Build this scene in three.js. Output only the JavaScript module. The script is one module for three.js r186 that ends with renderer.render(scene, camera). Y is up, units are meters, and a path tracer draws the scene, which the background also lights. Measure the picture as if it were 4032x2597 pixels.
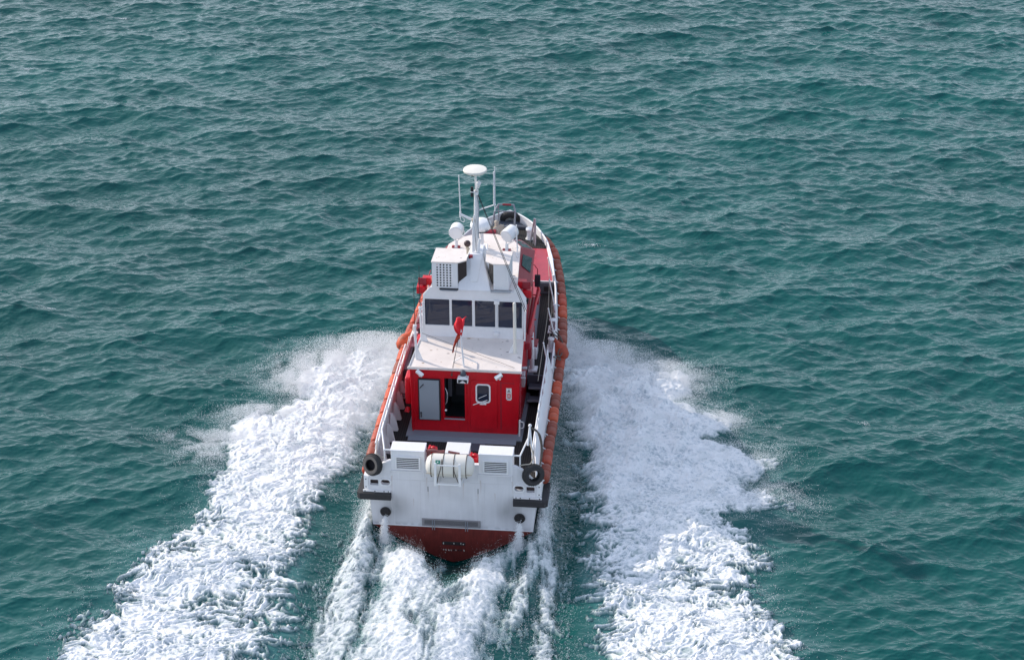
import * as THREE from 'three';
import { RoundedBoxGeometry } from 'three/addons/geometries/RoundedBoxGeometry.js';
import { mergeGeometries } from 'three/addons/utils/BufferGeometryUtils.js';

// ---------------------------------------------------------------- camera, sky, sun, exposure
const scene = new THREE.Scene();
const camera = new THREE.PerspectiveCamera(18.28, 1024 / 659, 0.5, 9000);
camera.position.set(0, 30.3, 0);
camera.rotation.set(-25.5 * Math.PI / 180, 0, 0);
const renderer = new THREE.WebGLRenderer({ antialias: true });
renderer.setSize(1024, 659);
renderer.toneMapping = THREE.LinearToneMapping;
renderer.toneMappingExposure = 0.92;
renderer.shadowMap.enabled = true;

const SUN_EL = 31 * Math.PI / 180, SUN_AZ = new THREE.Vector2(-0.836, -0.549).normalize();
const sunDir = new THREE.Vector3(SUN_AZ.x * Math.cos(SUN_EL), Math.sin(SUN_EL), SUN_AZ.y * Math.cos(SUN_EL));
const sun = new THREE.DirectionalLight(new THREE.Color(1, 0.885, 0.76), 4.3);
sun.position.set(-1.5 + sunDir.x * 90, sunDir.y * 90, -56 + sunDir.z * 90);
sun.target.position.set(-1.5, 0, -56);
sun.castShadow = true;
sun.shadow.mapSize.set(4096, 4096);
Object.assign(sun.shadow.camera, { left: -32, right: 32, top: 32, bottom: -32, near: 5, far: 220 });
scene.add(sun, sun.target);

function hazySky() {                      // a clear, hazy daylight sky: pale at the horizon, blue overhead, a broad aureole round the sun
  const W = 512, H = 256, d = new Float32Array(W * H * 4);
  for (let j = 0; j < H; j++) for (let i = 0; i < W; i++) {
    const el = ((j + 0.5) / H - 0.5) * Math.PI, az = ((i + 0.5) / W - 0.5) * 2 * Math.PI;
    const x = Math.cos(az) * Math.cos(el), y = Math.sin(el), z = Math.sin(az) * Math.cos(el);
    const c = x * sunDir.x + y * sunDir.y + z * sunDir.z, yy = Math.max(0, y);
    const h = Math.exp(-yy * 1.85), g = Math.exp((c - 1) * 2.7) * 0.66 + Math.exp((c - 1) * 14) * 0.5, o = (j * W + i) * 4;
    d[o] = 0.16 + (1.2 - 0.16) * h + g * 1.0;
    d[o + 1] = 0.29 + (1.33 - 0.29) * h + g * 0.98;
    d[o + 2] = 0.56 + (1.55 - 0.56) * h + g * 0.95;
    d[o + 3] = 1;
  }
  const t = new THREE.DataTexture(d, W, H, THREE.RGBAFormat, THREE.FloatType);
  t.mapping = THREE.EquirectangularReflectionMapping; t.magFilter = THREE.LinearFilter; t.minFilter = THREE.LinearFilter; t.wrapS = THREE.RepeatWrapping;
  t.colorSpace = THREE.LinearSRGBColorSpace; t.needsUpdate = true;
  return t;
}
scene.background = hazySky();
scene.environment = scene.background;

// ---------------------------------------------------------------- random numbers and noise
function rng(seed) { let s = seed >>> 0; return () => { s = (s + 0x6d2b79f5) >>> 0; let t = Math.imul(s ^ (s >>> 15), 1 | s); t = (t + Math.imul(t ^ (t >>> 7), 61 | t)) ^ t; return ((t ^ (t >>> 14)) >>> 0) / 4294967296; }; }
const R = rng(77);
const gauss = (r) => Math.sqrt(-2 * Math.log(1 - r() + 1e-12)) * Math.cos(6.2831853 * r());
const PERM = new Uint8Array(512), GX = new Float32Array(256), GY = new Float32Array(256);
{ const r = rng(5), p = [...Array(256).keys()]; for (let i = 255; i > 0; i--) { const j = Math.floor(r() * (i + 1)); [p[i], p[j]] = [p[j], p[i]]; } for (let i = 0; i < 512; i++) PERM[i] = p[i & 255]; for (let i = 0; i < 256; i++) { const a = r() * 6.2831853; GX[i] = Math.cos(a); GY[i] = Math.sin(a); } }
function noise(x, y) {
  const xi = Math.floor(x), yi = Math.floor(y), fx = x - xi, fy = y - yi, X = xi & 255, Y = yi & 255;
  const a = PERM[PERM[X] + Y], b = PERM[PERM[X + 1] + Y], c = PERM[PERM[X] + Y + 1], d = PERM[PERM[X + 1] + Y + 1];
  const u = fx * fx * fx * (fx * (fx * 6 - 15) + 10), v = fy * fy * fy * (fy * (fy * 6 - 15) + 10);
  const n0 = GX[a] * fx + GY[a] * fy, n1 = GX[b] * (fx - 1) + GY[b] * fy, n2 = GX[c] * fx + GY[c] * (fy - 1), n3 = GX[d] * (fx - 1) + GY[d] * (fy - 1);
  const p = n0 + (n1 - n0) * u, q = n2 + (n3 - n2) * u;
  return (p + (q - p) * v) * 1.5;
}
function fbm(x, y, n = 4) { let s = 0, a = 0.5; for (let i = 0; i < n; i++) { s += a * noise(x, y); x = x * 2.03 + 17.1; y = y * 2.03 - 9.7; a *= 0.5; } return s; }
function puff(x, y, n = 4) { let s = 0, a = 0.5; for (let i = 0; i < n; i++) { s += a * Math.abs(noise(x, y)); const t = x; x = x * 1.7 + y * 1.2 + 3.1; y = y * 1.7 - t * 1.2 - 7.7; a *= 0.55; } return s; }
const sat = (x) => x < 0 ? 0 : x > 1 ? 1 : x, ss = (a, b, x) => { const t = sat((x - a) / (b - a)); return t * t * (3 - 2 * t); }, mix = (a, b, t) => a + (b - a) * t;
function sdPoly(x, y, P) {                 // distance inside (+) or outside (-) a polygon
  let d = 1e9, s = -1;
  for (let i = 0, j = P.length - 1; i < P.length; j = i++) {
    const ax = P[i][0], ay = P[i][1], bx = P[j][0], by = P[j][1], ex = bx - ax, ey = by - ay, wx = x - ax, wy = y - ay, t = sat((wx * ex + wy * ey) / (ex * ex + ey * ey)), qx = wx - ex * t, qy = wy - ey * t, q = qx * qx + qy * qy;
    if (q < d) d = q;
    if ((ay > y) !== (by > y) && x < ((bx - ax) * (y - ay)) / (by - ay) + ax) s = -s;
  }
  return Math.sqrt(d) * s;
}

// ---------------------------------------------------------------- naming
const used = {};
function numbered(n) { const k = used[n] = (used[n] ?? -1) + 1; return k ? n + '_' + String(k).padStart(3, '0') : n; }
function tag(o, label, category, group, kind) { Object.assign(o.userData, label && { label }, category && { category }, group && { group }, kind && { kind }); return o; }

// ---------------------------------------------------------------- the boat's place: u to starboard, h up, v forward of the transom
const BO = new THREE.Vector3(-1.673, 0.35, -49.827), YAW = 5.5 * Math.PI / 180, TRIM = 1.5 * Math.PI / 180;
const CY = Math.cos(YAW), SY = Math.sin(YAW);
const toU = (x, z) => CY * (x - BO.x) + SY * (z - BO.z), toV = (x, z) => SY * (x - BO.x) - CY * (z - BO.z);
const fromUV = (u, v) => [BO.x + CY * u + SY * v, BO.z + SY * u - CY * v];

// ---------------------------------------------------------------- textures
function tex(w, h, f, { srgb = true, repeat = true } = {}) {
  const d = new Uint8Array(w * h * 4);
  for (let j = 0; j < h; j++) for (let i = 0; i < w; i++) { const c = f(i / w, j / h), o = (j * w + i) * 4; d[o] = sat(c[0]) * 255; d[o + 1] = sat(c[1]) * 255; d[o + 2] = sat(c[2]) * 255; d[o + 3] = 255; }
  const t = new THREE.DataTexture(d, w, h); t.colorSpace = srgb ? THREE.SRGBColorSpace : THREE.NoColorSpace;
  t.wrapS = t.wrapT = repeat ? THREE.RepeatWrapping : THREE.ClampToEdgeWrapping; t.magFilter = THREE.LinearFilter; t.minFilter = THREE.LinearMipmapLinearFilter; t.generateMipmaps = true; t.needsUpdate = true;
  return t;
}
// seamless noise over the unit square, n cells
function tile(u, v, n, s = 0) { const a = noise(u * n + s, v * n + s), b = noise((u - 1) * n + s, v * n + s), c = noise(u * n + s, (v - 1) * n + s), d = noise((u - 1) * n + s, (v - 1) * n + s); return mix(mix(a, b, u), mix(c, d, u), v); }
const whiteTex = tex(512, 512, (u, v) => { const n = tile(u, v, 4) * 0.5 + tile(u, v, 11, 40) * 0.3 + tile(u, v, 37, 90) * 0.25, s = tile(u, v * 0.2, 30, 7) * 0.5, k = 0.985 + n * 0.035 + s * 0.02; return [0.905 * k, 0.905 * k, 0.915 * k]; });
const roofSpots = (() => { const r = rng(31), a = []; for (let i = 0; i < 60; i++) a.push([r(), r(), 0.0018 + 0.007 * Math.pow(r(), 3), r(), r() < 0.45]); return a; })();
const roofTex = tex(768, 768, (u, v) => {
  const n = tile(u, v, 5, 3) * 0.5 + tile(u, v, 13, 60) * 0.35 + tile(u, v, 45, 20) * 0.25; let c = [0.92, 0.88, 0.855].map((q) => q * (0.965 + n * 0.08));
  const st = ss(0.25, 0.6, tile(u, v, 6, 77)); c = [c[0] * (1 - 0.02 * st), c[1] * (1 - 0.05 * st), c[2] * (1 - 0.085 * st)];
  for (const [a, b, r, t, g] of roofSpots) { const dx = (u - a) * 0.55, dy = v - b, d = Math.sqrt(dx * dx + dy * dy); if (d < r * 1.6) { const k = ss(r * 1.5, r * 0.5, d + 0.004 * tile(u, v, 60, 5)) * (0.5 + 0.5 * t); const s = g ? [0.5, 0.4, 0.3] : [0.36, 0.33, 0.34]; c = c.map((q, i) => mix(q, s[i], k)); } }
  return c;
});
roofTex.repeat.set(0.5, 0.5);
const redTex = tex(512, 512, (u, v) => { const n = tile(u, v, 5, 8) * 0.5 + tile(u, v, 15, 33) * 0.3 + tile(u, v, 60, 2) * 0.25, st = ss(0.3, 0.6, tile(u, v * 0.12, 26, 3)) * 0.06 + ss(0.45, 0.7, tile(u, v, 22, 71)) * 0.08, k = 0.98 + n * 0.12 - st; return [0.775 * k, 0.02 + 0.02 * n, 0.115 + 0.03 * n]; });
const wornSheenRedTex = tex(512, 512, (u, v) => { const n = tile(u, v, 5, 8) * 0.5 + tile(u, v, 15, 33) * 0.4 + tile(u, v, 70, 2) * 0.4, w = ss(0.3, 0.75, n), k = 0.95 + n * 0.14; return [mix(0.70, 0.6, w) * k, mix(0.2, 0.22, w) * k, mix(0.265, 0.27, w) * k]; });  // worn mottling, with pale sky reflection put into the red itself
const transomTex = tex(1024, 512, (u, v) => {        // spans u -2.6..2.6 across, h -0.1..2.2 up: run-off streaks and exhaust soot
  const U = u * 5.2 - 2.6, h = v * 2.3 - 0.1, n = fbm(U * 2, h * 2, 4); let k = 0.965 + 0.04 * n;
  k -= 0.01 * ss(0.1, 0.6, noise(U * 9, h * 0.8)) + 0.008 * ss(0.0, 0.5, noise(U * 23 + 9, h * 1.1)) * ss(2.1, 1.2, h);
  k += 0.02 * ss(0.35, 0.6, noise(U * 7 + 40, h * 0.5));
  for (const e of [-1, 1]) { const a = (U - e * 1.62) / 0.42, b = (h - 0.62) / 0.36, q = Math.exp(-a * a - b * b) * (0.75 + 0.5 * n); k -= 0.3 * q; }
  k -= 0.1 * ss(0.16, 0.0, h) * ss(0.0, 0.35, noise(U * 5 + 3, h * 3) + 0.15);
  let q = 0; for (const [su, sh, sl, sw] of [[-1.7, 1.62, 0.7, 0.02], [-0.72, 1.62, 0.5, 0.016], [0.8, 1.6, 0.6, 0.018], [1.7, 1.6, 0.5, 0.014], [-0.37, 1.5, 0.6, 0.018], [0.32, 1.5, 0.75, 0.016], [-0.68, 1.17, 0.4, 0.012], [0.73, 1.17, 0.5, 0.012], [-1.1, 0.9, 0.4, 0.01], [1.2, 1.2, 0.5, 0.01]]) if (h < sh) q += Math.exp(-Math.pow((U - su + 0.015 * noise(h * 4, su)) / sw, 2)) * ss(sh - sl, sh, h) * (0.6 + 0.5 * n);
  q = Math.min(0.5, q * 0.4); k *= 1 - 0.02 * ss(0.1, 0.5, noise(U * 0.9 + 7, h * 1.3));
  return [mix(0.885, 0.62, q) * k, mix(0.885, 0.5, q) * k, mix(0.9, 0.42, q) * k];
}, { repeat: false });
const bottomTex = tex(512, 256, (u, v) => { const n = fbm(u * 14, v * 7, 5), s = ss(0.1, 0.5, noise(u * 60, v * 4)), k = 0.98 + 0.18 * n - 0.08 * s; return [0.46 * k, 0.175 * k, 0.155 * k]; });
const matRibs = tex(64, 64, (u, v) => { const s = u % 0.25 / 0.25, q = s < 0.5 ? 1 : 0.1; return [q, q, q]; }, { srgb: false });
const matTex = tex(256, 256, (u, v) => { const s = (u * 24) % 1, q = (s < 0.55 ? 0.165 : 0.085) + 0.03 * tile(u, v, 9, 1) + 0.02 * tile(u, v, 40, 6); return [q * 1.02, q * 0.98, q]; });

// ---------------------------------------------------------------- materials
const std = (o) => { const m = new THREE.MeshStandardMaterial(o); return m; }, rgb = (r, g, b) => new THREE.Color().setRGB(r, g, b);
const M = {
  white: std({ map: whiteTex, roughness: 0.42 }),
  roof: std({ map: roofTex, roughness: 0.62 }),
  transom: std({ map: transomTex, roughness: 0.4 }),
  plain: std({ color: rgb(0.78, 0.78, 0.79), roughness: 0.4 }),
  red: std({ map: redTex, roughness: 0.36 }),
  wornSheenRed: std({ map: wornSheenRedTex, roughness: 0.3 }),
  darkRed: std({ color: rgb(0.28, 0.016, 0.03), roughness: 0.45 }),
  bottom: std({ map: bottomTex, roughness: 0.5 }),
  mat: std({ map: matTex, roughness: 0.9, bumpMap: matRibs, bumpScale: 0.01 }),
  black: std({ color: rgb(0.016, 0.016, 0.02), roughness: 0.62 }),
  rubber: std({ color: rgb(0.028, 0.027, 0.03), roughness: 0.75 }),
  tyre: std({ color: rgb(0.03, 0.03, 0.031), roughness: 0.8 }),
  tyreGrey: std({ color: rgb(0.14, 0.125, 0.115), roughness: 0.85 }),
  grey: std({ color: rgb(0.20, 0.23, 0.27), roughness: 0.55 }),
  doorGrey: std({ color: rgb(0.27, 0.31, 0.35), roughness: 0.5 }),
  darkGrey: std({ color: rgb(0.075, 0.085, 0.11), roughness: 0.6 }),
  stepGrey: std({ color: rgb(0.075, 0.085, 0.11), roughness: 0.6 }),
  inside: std({ color: rgb(0.05, 0.065, 0.075), roughness: 0.7 }),
  steel: std({ color: rgb(0.42, 0.44, 0.47), roughness: 0.38, metalness: 0.5 }),
  galv: std({ color: rgb(0.27, 0.30, 0.34), roughness: 0.5 }),
  glass: new THREE.MeshPhysicalMaterial({ color: rgb(0.045, 0.065, 0.125), roughness: 0.04, transmission: 0.6, thickness: 0, ior: 1.5 }),
  dark: new THREE.MeshPhysicalMaterial({ color: rgb(0.022, 0.025, 0.035), roughness: 0.07, ior: 1.5 }),
  raft: std({ color: rgb(0.74, 0.71, 0.64), roughness: 0.45 }),
  cream: std({ color: rgb(0.52, 0.46, 0.37), roughness: 0.95 }),
  rope: std({ color: rgb(0.10, 0.085, 0.075), roughness: 0.95 }),
  paleRope: std({ color: rgb(0.42, 0.38, 0.32), roughness: 0.95 }),
  flag: std({ color: rgb(0.72, 0.02, 0.035), roughness: 0.8, side: THREE.DoubleSide }),
  flagOrange: std({ color: rgb(0.6, 0.09, 0.05), roughness: 0.85, side: THREE.DoubleSide }),
  green: std({ color: rgb(0.02, 0.22, 0.15), roughness: 0.6 }),
  lens: std({ color: rgb(0.78, 0.78, 0.79), roughness: 0.3 }),
  amber: std({ color: rgb(0.75, 0.25, 0.03), roughness: 0.6 }),
  grille: std({ color: rgb(0.26, 0.25, 0.26), roughness: 0.55 }),
  duct: std({ color: rgb(0.035, 0.026, 0.026), roughness: 0.8 }),
  exhaust: std({ color: rgb(0.035, 0.032, 0.033), roughness: 0.7 }),
  transomSeam: std({ color: rgb(0.62, 0.62, 0.64), roughness: 0.5 }),
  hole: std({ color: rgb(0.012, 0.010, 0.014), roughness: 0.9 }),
  recess: std({ color: rgb(0.11, 0.085, 0.085), roughness: 0.9 }),
};
M.rollers = [[0.50, 0.062, 0.015], [0.43, 0.047, 0.015], [0.36, 0.047, 0.017], [0.26, 0.047, 0.022], [0.52, 0.075, 0.02]].map((c, k) => std({ roughness: 0.55, map: tex(128, 128, (u, v) => { const n = tile(u, v, 5, k * 9) * 0.6 + tile(u, v, 19, k * 5 + 2) * 0.5, q = 1 + 0.22 * n, s = ss(0.25, 0.7, tile(u, v, 7, 50 + k)) * 0.4; const g = c.map((x) => Math.pow(x, 1 / 2.2)); return g.map((x, i) => mix(x * q, [0.33, 0.24, 0.2][i], s)); }) }));

// ---------------------------------------------------------------- geometry helpers (u, h, v) -> (x, y, -z)
const V = (u, h, v) => new THREE.Vector3(u, h, -v);
function prep(g) {                        // non-indexed, uv in metres from the dominant axis
  if (g.index) g = g.toNonIndexed();
  const p = g.attributes.position, uv = new Float32Array(p.count * 2);
  const a = new THREE.Vector3(), b = new THREE.Vector3(), c = new THREE.Vector3();
  if (!g.attributes.normal) g.computeVertexNormals();
  for (let i = 0; i < p.count; i += 3) {
    a.fromBufferAttribute(p, i); b.fromBufferAttribute(p, i + 1); c.fromBufferAttribute(p, i + 2);
    const n = b.clone().sub(a).cross(c.clone().sub(a)), x = Math.abs(n.x), y = Math.abs(n.y), z = Math.abs(n.z);
    for (let k = 0; k < 3; k++) { const q = [a, b, c][k]; const w = y >= x && y >= z ? [q.x, -q.z] : x >= z ? [-q.z, q.y] : [q.x, q.y]; uv[(i + k) * 2] = w[0] / 1.6; uv[(i + k) * 2 + 1] = w[1] / 1.6; }
  }
  const o = new THREE.BufferGeometry(); o.setAttribute('position', p.clone()); o.setAttribute('normal', g.attributes.normal.clone()); o.setAttribute('uv', new THREE.BufferAttribute(uv, 2));
  return o;
}
function box(u0, u1, h0, h1, v0, v1, r = 0.012) { const g = new RoundedBoxGeometry(u1 - u0, h1 - h0, v1 - v0, 2, Math.min(r, (u1 - u0) / 2.1, (h1 - h0) / 2.1, (v1 - v0) / 2.1)); g.translate((u0 + u1) / 2, (h0 + h1) / 2, -(v0 + v1) / 2); return prep(g); }
const path = (T, pts) => { pts.forEach(([x, y], i) => i ? T.lineTo(x, y) : T.moveTo(x, y)); T.closePath(); return T; };
function roundRect(T, x0, x1, y0, y1, r) { T.moveTo(x0 + r, y0); T.lineTo(x1 - r, y0); T.absarc(x1 - r, y0 + r, r, -Math.PI / 2, 0); T.lineTo(x1, y1 - r); T.absarc(x1 - r, y1 - r, r, 0, Math.PI / 2); T.lineTo(x0 + r, y1); T.absarc(x0 + r, y1 - r, r, Math.PI / 2, Math.PI); T.lineTo(x0, y0 + r); T.absarc(x0 + r, y0 + r, r, Math.PI, Math.PI * 1.5); return T; }
function extr(plane, shape, a, b, bevel = 0) {         // polygon in the plane 'uh', 'uv' or 'vh', from a to b along the third axis
  if (Array.isArray(shape)) shape = path(new THREE.Shape(), shape);
  const g = new THREE.ExtrudeGeometry(shape, { depth: b - a - 2 * bevel, bevelEnabled: bevel > 0, bevelSize: bevel, bevelThickness: bevel, bevelOffset: -bevel, bevelSegments: 2, curveSegments: 8 });
  g.translate(0, 0, bevel);
  if (plane === 'uh') g.translate(0, 0, -b);
  else if (plane === 'uv') { g.rotateX(-Math.PI / 2); g.translate(0, a, 0); }
  else { g.rotateY(Math.PI / 2); g.translate(a, 0, 0); }
  return prep(g);
}
const up = new THREE.Vector3(0, 1, 0);
function rod(p, q, r, r2 = r, seg = 10) { const d = q.clone().sub(p), g = new THREE.CylinderGeometry(r2, r, d.length(), seg, 1); g.translate(0, d.length() / 2, 0); g.applyQuaternion(new THREE.Quaternion().setFromUnitVectors(up, d.normalize())); g.translate(p.x, p.y, p.z); return prep(g); }
function ball(p, r, s = 10) { const g = new THREE.SphereGeometry(r, s, s * 0.7 | 0); g.translate(p.x, p.y, p.z); return prep(g); }
function pipe(pts, r, seg = 8) { const a = []; pts.forEach((p, i) => { if (i) a.push(rod(pts[i - 1], p, r, r, seg)); if (i && i < pts.length - 1) a.push(ball(p, r * 1.02, seg)); }); return join(a); }
function curve(pts, r, n = 24, seg = 7) { return prep(new THREE.TubeGeometry(new THREE.CatmullRomCurve3(pts), n, r, seg)); }
function join(a) { return a.length === 1 ? a[0] : mergeGeometries(a); }
function slab(pts, t) {                   // a flat plate from a 3-D outline, t thick along its normal
  const n = new THREE.Vector3(); for (let i = 0; i < pts.length; i++) { const a = pts[i], b = pts[(i + 1) % pts.length]; n.x += (a.y - b.y) * (a.z + b.z); n.y += (a.z - b.z) * (a.x + b.x); n.z += (a.x - b.x) * (a.y + b.y); }
  n.normalize().multiplyScalar(t); const P = [], q = pts.map((p) => p.clone().add(n)), tri = (a, b, c) => P.push(...a.toArray(), ...b.toArray(), ...c.toArray());
  for (let i = 1; i < pts.length - 1; i++) { tri(q[0], q[i], q[i + 1]); tri(pts[0], pts[i + 1], pts[i]); }
  for (let i = 0; i < pts.length; i++) { const k = (i + 1) % pts.length; tri(pts[i], pts[k], q[k]); tri(pts[i], q[k], q[i]); }
  const g = new THREE.BufferGeometry(); g.setAttribute('position', new THREE.Float32BufferAttribute(P, 3)); g.computeVertexNormals(); return prep(g);
}
const lathe = (prof, seg = 32) => new THREE.LatheGeometry(prof.map(([r, y]) => new THREE.Vector2(r, y)), seg);
function turned(g, p, dir) { g.applyQuaternion(new THREE.Quaternion().setFromUnitVectors(up, dir.clone().normalize())); g.translate(p.x, p.y, p.z); return prep(g); }
function disc(p, dir, r, t = 0.006, seg = 14) { const g = new THREE.CylinderGeometry(r, r, t, seg); return turned(g, p, dir); }

const boat = new THREE.Group(); boat.name = 'pilot_boat';
boat.position.copy(BO); boat.rotation.set(TRIM, -YAW, 0, 'YXZ'); boat.updateMatrixWorld(true);
scene.add(boat);
tag(boat, 'red and white pilot boat with orange side fenders running away through the sea', 'boat');
function part(name, geo, mat, parent = boat, label) { const m = new THREE.Mesh(Array.isArray(geo) ? join(geo) : geo, mat); m.name = name; m.castShadow = m.receiveShadow = true; if (label) m.userData.label = label; parent.add(m); return m; }
const AFT = new THREE.Vector3(0, 0, 1);
function onBoat(name, u, h, v, label, category, group) { const o = new THREE.Group(); o.name = numbered(name); o.position.copy(V(u, h, v).applyMatrix4(boat.matrixWorld)); o.quaternion.copy(boat.quaternion); scene.add(o); return tag(o, label, category, group); }
// ---------------------------------------------------------------- hull
const lerpT = (T, v) => { for (let i = 1; i < T.length; i++) if (v <= T[i][0]) { const [a, p] = T[i - 1], [b, q] = T[i]; return mix(p, q, (v - a) / (b - a)); } return T[T.length - 1][1]; };
const GT = [[0, 2.38], [5, 2.36], [8.5, 2.3], [10, 2.2], [11.6, 2.06], [13.5, 1.8], [14.6, 1.56], [15.1, 1.37], [15.6, 1.14], [16, 0.88], [16.4, 0.55], [16.7, 0.2], [16.8, 0.02]];
const HT = [[0, 1.5], [6, 1.62], [9, 1.74], [12, 1.88], [14.5, 2.05], [16.8, 2.22]];
const gun = (v) => lerpT(GT, v), hg = (v) => lerpT(HT, v);
const CT = [[0, 2.28], [6, 2.24], [9, 2.0], [12, 1.4], [14, 0.82], [15.5, 0.28], [16.2, 0.02], [16.8, 0.01]];
const vs = [0, 1, 2, 4, 6, 8, 9, 10, 11, 12, 13, 14, 14.6, 15.1, 15.6, 16, 16.4, 16.7, 16.8];
function loft(rows) {                       // rows of points -> smooth sheet
  const P = [], I = [], n = rows[0].length; rows.forEach((r) => r.forEach((p) => P.push(p.x, p.y, p.z)));
  for (let i = 0; i < rows.length - 1; i++) for (let j = 0; j < n - 1; j++) { const a = i * n + j, b = a + 1, c = a + n, d = c + 1; I.push(a, c, b, b, c, d); }
  const g = new THREE.BufferGeometry(); g.setAttribute('position', new THREE.Float32BufferAttribute(P, 3)); g.setIndex(I); g.computeVertexNormals(); return prep(g);
}
const ch = (v) => lerpT([[0, 0], [8, 0.02], [12, 0.3], [16.8, 1.3]], v), kh = (v) => lerpT([[0, -1.15], [11, -1.1], [14, -0.5], [16.2, 0.9], [16.8, 1.9]], v);
const side = (s) => vs.map((v) => [0, 0.35, 0.75, 1].map((t) => V(s * mix(lerpT(CT, v), gun(v), t), mix(ch(v), hg(v), t), v)));
const bot = (s) => vs.map((v) => [0, 0.08, 0.3, 0.65, 1].map((t) => V(s * lerpT(CT, v) * t, mix(kh(v), ch(v), Math.pow(t, 1.25)), v)));
const hullSide = part('hull_side', [loft(side(1)), loft(side(-1))], M.white);
part('hull_bottom', [loft(bot(1)), loft(bot(-1))], M.bottom);
// transom: white plate with fairlead openings, red vee below it
const tShape = path(new THREE.Shape(), [[-2.28, 0], [2.28, 0], [2.36, 1.1], [2.36, 1.55], [2.27, 1.68], [2.12, 1.86], [1.95, 2.0], [1.76, 2.09], [-1.76, 2.09], [-1.95, 2.0], [-2.12, 1.86], [-2.27, 1.68], [-2.36, 1.55], [-2.36, 1.1]]);
for (const s of [-1, 1]) { tShape.holes.push(roundRect(new THREE.Path(), s * 2.2 - 0.115, s * 2.2 + 0.115, 1.28, 1.46, 0.025), roundRect(new THREE.Path(), s * 1.88 - 0.135, s * 1.88 + 0.135, 1.31, 1.49, 0.088)); }
const tg = extr('uh', tShape, 0.004, 0.12);
{ const p = tg.attributes.position, uv = tg.attributes.uv; for (let i = 0; i < p.count; i++) uv.setXY(i, (p.getX(i) + 2.6) / 5.2, (p.getY(i) + 0.1) / 2.3); }
const transom = part('transom', tg, M.transom);
const vee = []; for (let i = -10; i <= 10; i++) { const t = Math.abs(i / 10); vee.push([2.277 * i / 10, mix(-1.15, -0.004, Math.pow(t, 1.25))]); }
part('transom_bottom', extr('uh', [...vee], 0.0, 0.1), M.bottom);
part('boot_line', box(-2.28, 2.28, -0.006, 0.022, -0.012, 0.03, 0.005), M.plain, transom);
for (const s of [-1, 1]) {
  part('fairlead_recess', box(s * 2.03 - 0.36, s * 2.03 + 0.3, 1.2, 1.56, 0.2, 0.26), M.recess, transom);
  const ring = new THREE.Shape(); roundRect(ring, s * 1.88 - 0.175, s * 1.88 + 0.175, 1.27, 1.53, 0.13); ring.holes.push(roundRect(new THREE.Path(), s * 1.88 - 0.13, s * 1.88 + 0.13, 1.315, 1.485, 0.085));
  part('fairlead_rim', extr('uh', ring, -0.03, 0.01, 0.008), M.plain, transom);
  // quarter block and its rubber bumper
  const q = [[2.365, 0.005], [2.5, 0.06], [2.5, 0.75], [2.37, 0.85]];
  const bl = part('quarter_block', extr('uv', s > 0 ? q : q.map(([u, v]) => [-u, v]).reverse(), 1.1, 1.56, 0.01), M.plain);
  const ledge = [[1.74, -0.045], [2.52, -0.045], [2.52, 0.003], [1.74, 0.003]];
  part('bolt_ledge', extr('uv', s > 0 ? ledge : ledge.map(([u, v]) => [-u, v]).reverse(), 1.085, 1.135), M.plain, bl);
  const bolts = []; for (const u of [1.8, 1.92, 2.18, 2.46]) bolts.push(disc(V(s * u, 1.115, -0.048), AFT, 0.018)); for (const h of [1.2, 1.45]) bolts.push(disc(V(s * 2.44, h, 0.03), V(s * 0.4, 0, -1), 0.018));
  part('bolt', bolts, M.black, bl).userData.kind = 'stuff';
  const bp = [[1.72, -0.13], [2.6, -0.13], [2.69, -0.04], [2.69, 0.95], [2.51, 0.95], [2.51, 0.06], [2.45, 0.0], [1.72, 0.0]];
  part('rubber_bumper', extr('uv', s > 0 ? bp : bp.map(([u, v]) => [-u, v]).reverse(), 0.87, 1.08, 0.02), M.rubber);
  // exhaust outlet with a guard
  const ex = new THREE.TorusGeometry(0.14, 0.018, 8, 20); ex.translate(s * 1.9, 0.44, 0.03);
  const e = part('exhaust', [prep(ex), disc(V(s * 1.9, 0.44, -0.004), AFT, 0.13, 0.01, 20)], M.exhaust);
  part('guard_bar', [rod(V(s * 1.9 - 0.03, 0.30, -0.05), V(s * 1.9 - 0.02, 0.6, -0.06), 0.012), rod(V(s * 1.9 + 0.05, 0.3, -0.05), V(s * 1.9 + 0.06, 0.6, -0.06), 0.012), rod(V(s * 1.9 - 0.15, 0.47, -0.06), V(s * 1.9 + 0.16, 0.47, -0.06), 0.009)], M.rubber, e);
}
// grille above the red bottom
{ const f = [[-0.87, 0.045], [0.79, 0.045], [0.79, 0.275], [-0.87, 0.275]]; const sh = path(new THREE.Shape(), f); sh.holes.push(roundRect(new THREE.Path(), -0.8, 0.72, 0.095, 0.235, 0.005));
  const g = part('water_grille', extr('uh', sh, -0.035, 0.0, 0.006), M.grille);
  part('grille_back', box(-0.8, 0.72, 0.095, 0.235, -0.012, 0.0), M.black, g);
  for (const h of [0.122, 0.152, 0.182, 0.212]) part('slat', box(-0.8, 0.72, h - 0.007, h + 0.007, -0.03, -0.018, 0.003), M.grille, g);
  for (const u of [-0.52, 0.42]) part('bracket', [box(u - 0.06, u - 0.04, -0.06, 0.26, -0.075, -0.058), box(u, u + 0.02, -0.06, 0.26, -0.075, -0.058)], M.galv, g); }
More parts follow.
